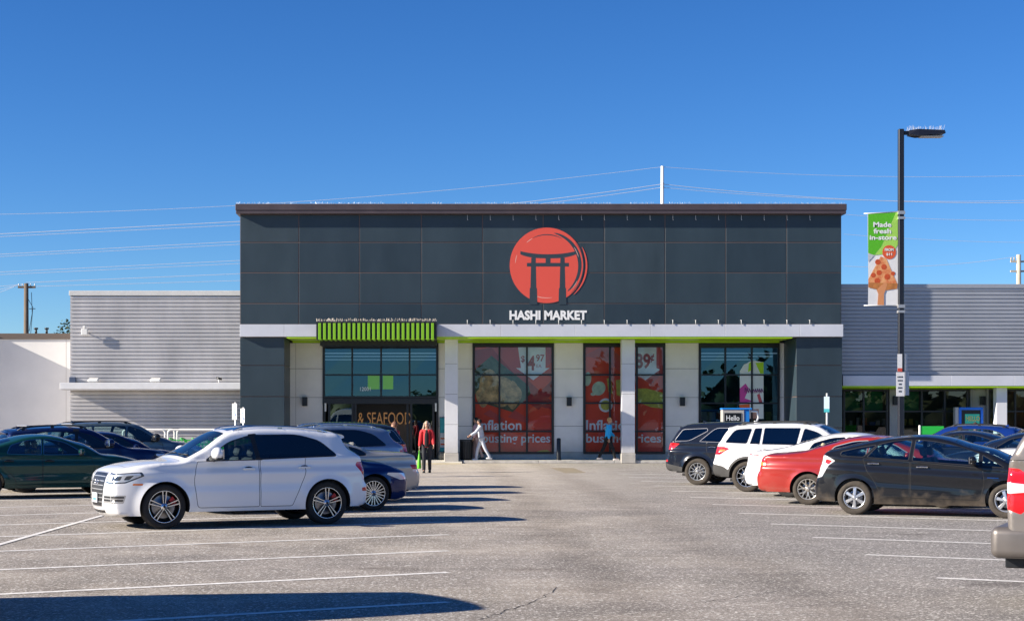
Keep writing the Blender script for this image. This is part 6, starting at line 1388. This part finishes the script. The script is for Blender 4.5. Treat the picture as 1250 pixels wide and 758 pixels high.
# ================================================================= people
def skin_obj(name, verts, edges, radii, m, par, root=0, sub=2):
    me = bpy.data.meshes.new(name); me.from_pydata([tuple(v) for v in verts], edges, []); o = bpy.data.objects.new(name, me); col.objects.link(o)
    md = o.modifiers.new('s', 'SKIN'); md.use_smooth_shade = True
    for i, r_ in enumerate(radii): sv = me.skin_vertices[0].data[i]; sv.radius = r_ if isinstance(r_, tuple) else (r_, r_); sv.use_root = (i == root)
    o.modifiers.new('d', 'SUBSURF').levels = sub; dg = bpy.context.evaluated_depsgraph_get(); me2 = bpy.data.meshes.new_from_object(o.evaluated_get(dg))
    o.modifiers.clear(); o.data = me2; me2.name = name; me2.materials.clear(); me2.materials.append(m)
    for p in me2.polygons: p.use_smooth = True
    if par: o.parent = par
    return o
def person(label, loc, rz, h, top, legs_c, hair_c, pose, shoes=(.02, .02, .02), long_hair=False, inner_c=None, skin_c=(.50, .29, .20), lean=0., turn=0.):
    """pose: ((thigh, shin) right, (thigh, shin) left, (upper arm, forearm) right, left) as angles from straight down, forward positive"""
    k = h / 1.75; t = thing('person', label, 'person', (loc[0], loc[1], loc[2] if len(loc) > 2 else 0), rz); key = '%.2f%.2f%.2f' % skin_c
    sk = mat('skin' + key, skin_c, .55); ln = math.sin(lean)
    J = {'pelvis': Vector((0, 0, .93)), 'waist': Vector((.25 * ln * .6, 0, 1.08)), 'chest': Vector((.45 * ln, 0, 1.30)), 'neck0': Vector((.58 * ln, 0, 1.46)), 'neck': Vector((.62 * ln + .01, 0, 1.53)), 'head': Vector((.68 * ln + .025, 0, 1.64))}
    def chain(o, angs, lens, out=0.):
        r_ = [o]; 
        for a, l_ in zip(angs, lens): r_.append(r_[-1] + Vector((math.sin(R(a)) * l_, out * l_, -math.cos(R(a)) * l_)))
        return r_
    low = 9
    L = {}
    for s_, i in ((-1, 0), (1, 1)):
        c_ = chain(Vector((0, s_ * .092, .90)), pose[i], (.43, .42)); L[s_] = c_; low = min(low, c_[-1].z)
    dz = .085 - low                                           # the lower foot stands on the ground
    for c_ in list(L.values()):
        for v in c_: v.z += dz
    for v in J.values(): v.z += dz
    A = {}
    for s_, i in ((-1, 2), (1, 3)): A[s_] = chain(J['neck0'] + Vector((0, s_ * .185, -.04)), pose[i], (.29, .25), out=s_ * .12)
    sc = lambda v: Vector(v) * k
    # body
    V = [J['pelvis'], J['waist'], J['chest'], J['neck0'], J['neck'], J['head']]; E = [(0, 1), (1, 2), (2, 3), (3, 4), (4, 5)]; Rr = [(.13, .10), (.12, .09), (.14, .10), (.07, .06), .052, .06]
    hands = []
    for s_ in (-1, 1):
        n0 = len(V); V += [L[s_][0], L[s_][1], L[s_][2]]; E += [(0, n0), (n0, n0 + 1), (n0 + 1, n0 + 2)]; Rr += [.075, .055, .038]
        foot = L[s_][2] + Vector((.13, 0, -.04)); V.append(foot); E.append((n0 + 2, n0 + 3)); Rr.append(.03)
        n0 = len(V); V += A[s_]; E += [(3, n0), (n0, n0 + 1), (n0 + 1, n0 + 2)]; Rr += [.052, .04, .026]
        d = (A[s_][2] - A[s_][1]).normalized(); palm = A[s_][2] + d * .08; V.append(palm); E.append((n0 + 2, n0 + 3)); Rr.append((.036, .018)); hands.append((palm, d, s_))
    body = skin_obj('body', [sc(v) for v in V], E, [tuple(x * k for x in (r_ if isinstance(r_, tuple) else (r_, r_))) for r_ in Rr], sk, t)
    # fingers, thumb, feet, head join the same mesh
    b = MB()
    for palm, d, s_ in hands:
        sd_ = d.cross(Vector((0, 1, 0))).normalized(); inn = Vector((0, -s_, 0))
        for f in range(4):
            o_f = palm + sd_ * (-.028 + .019 * f); l_ = (.062, .072, .068, .052)[f]; b.tube([sc(o_f), sc(o_f + d * l_ * .5), sc(o_f + d * l_ * .85 + inn * .018), sc(o_f + d * l_ + inn * .035)], [.009 * k, .0085 * k, .008 * k, .006 * k], 6)
        o_f = palm - d * .03 - sd_ * .03; b.tube([sc(o_f), sc(o_f - sd_ * .022 + d * .03 + inn * .01), sc(o_f - sd_ * .028 + d * .055 + inn * .02)], [.011 * k, .009 * k, .007 * k], 6)
    hd = J['head']; M = Matrix.Rotation(turn, 4, 'Z'); hv = lambda x, y, z: sc(hd) + (M @ Vector((x, y, z))) * k
    b.ball(sc(hd), (.093 * k, .075 * k, .118 * k), 18, 12, M=M); b.ball(hv(.03, 0, -.06), (.058 * k, .052 * k, .055 * k), 12, 8)
    b.tube([hv(.088, 0, .015), hv(.108, 0, -.018), hv(.092, 0, -.03)], [.008 * k, .014 * k, .012 * k], 6)
    for s_ in (-1, 1):
        b.ball(hv(.0, s_ * .076, -.005), (.02 * k, .01 * k, .03 * k), 8, 6); b.ball(hv(.081, s_ * .03, .012), .011 * k, 8, 6, mi=1); b.box(-.004 * k, .004 * k, -.014 * k, .014 * k, -.003 * k, .003 * k, mi=1, M=Matrix.Translation(hv(.088, s_ * .03, .033)))
    b.tube([hv(.084, -.022, -.052), hv(.091, 0, -.053), hv(.084, .022, -.052)], .0055 * k, 6, mi=2)
    hm = b.build('h', [sk, mat('eye_dark', (.03, .02, .02), .3), mat('lips', (.35, .10, .09), .5)])
    bm = bmesh.new(); bm.from_mesh(body.data); bm.from_mesh(hm.data); bm.to_mesh(body.data); bm.free(); body.data.materials.append(MATS['eye_dark']); body.data.materials.append(MATS['lips']); bpy.data.objects.remove(hm)
    # clothes
    tm = mat('cloth%.3f%.3f%.3f' % top, top, .8, noise=.2, nscale=8, bump=.3, bscale=14); lm = mat('cloth%.3f%.3f%.3f' % legs_c, legs_c, .85, noise=.2, nscale=8, bump=.3, bscale=14); sm_ = mat('shoe%.2f%.2f%.2f' % shoes, shoes, .6)
    V = [J['pelvis'] + Vector((0, 0, .04)), L[-1][0], L[-1][1], L[-1][2] + Vector((0, 0, -.035)), L[1][0], L[1][1], L[1][2] + Vector((0, 0, -.035))]
    skin_obj('trousers', [sc(v) for v in V], [(0, 1), (1, 2), (2, 3), (0, 4), (4, 5), (5, 6)], [tuple(x * k for x in r_) for r_ in ((.135, .12), (.10, .10), (.075, .075), (.06, .06), (.10, .10), (.075, .075), (.06, .06))], lm, t)
    V = [J['pelvis'] - Vector((0, 0, .10)), J['waist'], J['chest'], J['neck0'] + Vector((0, 0, -.01))] ; E = [(0, 1), (1, 2), (2, 3)]; Rr = [(.175, .15), (.165, .14), (.18, .135), (.085, .075)]
    for s_ in (-1, 1): n0 = len(V); V += [A[s_][0], A[s_][1], A[s_][2]]; E += [(3, n0), (n0, n0 + 1), (n0 + 1, n0 + 2)]; Rr += [(.082, .082), (.068, .068), (.055, .055)]
    # skin radii run across the bone; torso wide in y
    jk = skin_obj('jacket', [sc(v) for v in V], E, [tuple(x * k for x in r_) for r_ in Rr], tm, t, root=1)
    if inner_c:
        pts = [J['pelvis'] + Vector((.125, 0, -.07)), J['waist'] + Vector((.135, 0, 0)), J['chest'] + Vector((.13, 0, 0)), J['neck0'] + Vector((.075, 0, .01))]
        skin_obj('shirt', [sc(v) for v in pts], [(0, 1), (1, 2), (2, 3)], [tuple(x * k for x in r_) for r_ in ((.085, .05), (.085, .05), (.08, .045), (.05, .035))], mat('cloth%.3f%.3f%.3f' % inner_c, inner_c, .9), t)
    for s_ in (-1, 1):
        a = L[s_][2]; b = MB(); b.ball(sc(a + Vector((.05, 0, -.045))), (.135 * k, .048 * k, .045 * k), 14, 8); b.box((a.x - .075) * k, (a.x + .175) * k, (a.y - .045) * k, (a.y + .045) * k, (a.z - .085) * k, (a.z - .06) * k, b=.008); b.build('shoe', sm_, t)
    hm_ = mat('hair%.2f%.2f%.2f' % hair_c, hair_c, .7, noise=.4, nscale=25, bump=.5, bscale=60); b = MB()
    b.ball(hv(-.022, 0, .03), (.098 * k, .088 * k, .108 * k), 16, 10, M=M)
    if long_hair:
        for s_ in (-1, 1):
            for q in range(4): b.tube([hv(.01 - q * .03, s_ * .075, .06), hv(.02 - q * .03, s_ * .10, -.08), hv(-.0 - q * .03, s_ * (.13 + .01 * q), -.22), hv(-.01 - q * .03, s_ * (.15 + .01 * q), -.36)], [.03 * k, .038 * k, .032 * k, .01 * k], 7)
        b.tube([hv(-.06, 0, .0), hv(-.09, 0, -.12), hv(-.10, 0, -.36)], [.07 * k, .07 * k, .02 * k], 9)
    b.build('hair', hm_, t)
    return t, {s_: [sc(v) for v in A[s_]] for s_ in A}, k
w1, wa, wk = person('woman with long grey blonde hair in a red jacket carrying a green bag', (X_(521, 53.8), 53.8), R(-93), 1.66, (.58, .025, .03), (.022, .024, .03), (.42, .32, .24), ((14, 2), (-8, -16), (-4, 10), (12, 40)), long_hair=True, inner_c=(.012, .01, .012))
hand = wa[-1][2]; Mw = Matrix.Translation(w1.location) @ Matrix.Rotation(R(-93), 4, 'Z'); p = Mw @ (hand + Vector((.02, -.01, -.12)))
bg_ = thing('shopping_bag', 'lime green carrier bag held by the woman in red', 'bag', p, R(-93)); gm_ = mat('bag_green', (.15, .72, .03), .5, noise=.2, nscale=9)
vs = []; fs = []
for i, (z, wx_, wy_) in enumerate(((0, .10, .015), (-.10, .13, .035), (-.28, .15, .06), (-.46, .15, .07), (-.50, .12, .06))):
    for q in range(12): a = 2 * math.pi * q / 12; vs.append((wx_ * .9 * math.cos(a) * (1 + .08 * math.sin(3 * a + i)), wy_ * math.sin(a), z - .10))
for i in range(4):
    for q in range(12): q2 = (q + 1) % 12; fs.append((i * 12 + q, i * 12 + q2, i * 12 + 12 + q2, i * 12 + 12 + q))
fs.append(tuple(range(48, 60))); MB().add(vs, fs, smooth=True).build('bag', gm_, bg_, fix=True); MB().tube([(-.07, 0, -.12), (-.02, 0, .0), (.02, 0, .0), (.07, 0, -.12)], .012, 6).build('handle', gm_, bg_)
person('person in a red coat behind the parked cars, by the entrance doors', (X_(482, 50.), 50.), R(150), 1.64, (.50, .02, .03), (.02, .02, .025), (.16, .07, .04), ((5, 0), (-5, -10), (10, 30), (0, 20)), inner_c=(.015, .015, .018))
person('person in a white tracksuit with black hair walking past the left poster window', (X_(588, 65.15), 65.15, .12), R(180), 1.63, (.55, .58, .66), (.50, .53, .60), (.015, .012, .012), ((24, 8), (-20, -32), (30, 60), (38, 62)), shoes=(.6, .6, .62), lean=R(8), long_hair=False)
person('person in a pale pink top half hidden behind the one in the white tracksuit', (X_(581.5, 65.6), 65.6, .12), R(180), 1.66, (.62, .38, .42), (.50, .36, .34), (.015, .012, .012), ((12, 0), (-14, -24), (18, 50), (4, 24)), shoes=(.05, .05, .05), long_hair=False)
person('fair haired person in a bright blue jacket striding past the second poster window', (X_(742, 65.15), 65.15, .12), R(8), 1.70, (.03, .50, .95), (.012, .012, .014), (.55, .30, .12), ((26, 12), (-22, -30), (-16, 4), (22, 48)), shoes=(.6, .55, .52), lean=R(5))
person('dark haired person whose head shows above the blue car roofs on the right', (X_(1190.5, 53.), 53.), R(-60), 1.61, (.03, .03, .05), (.02, .02, .025), (.05, .02, .015), ((5, 0), (-5, -10), (5, 20), (0, 20)))
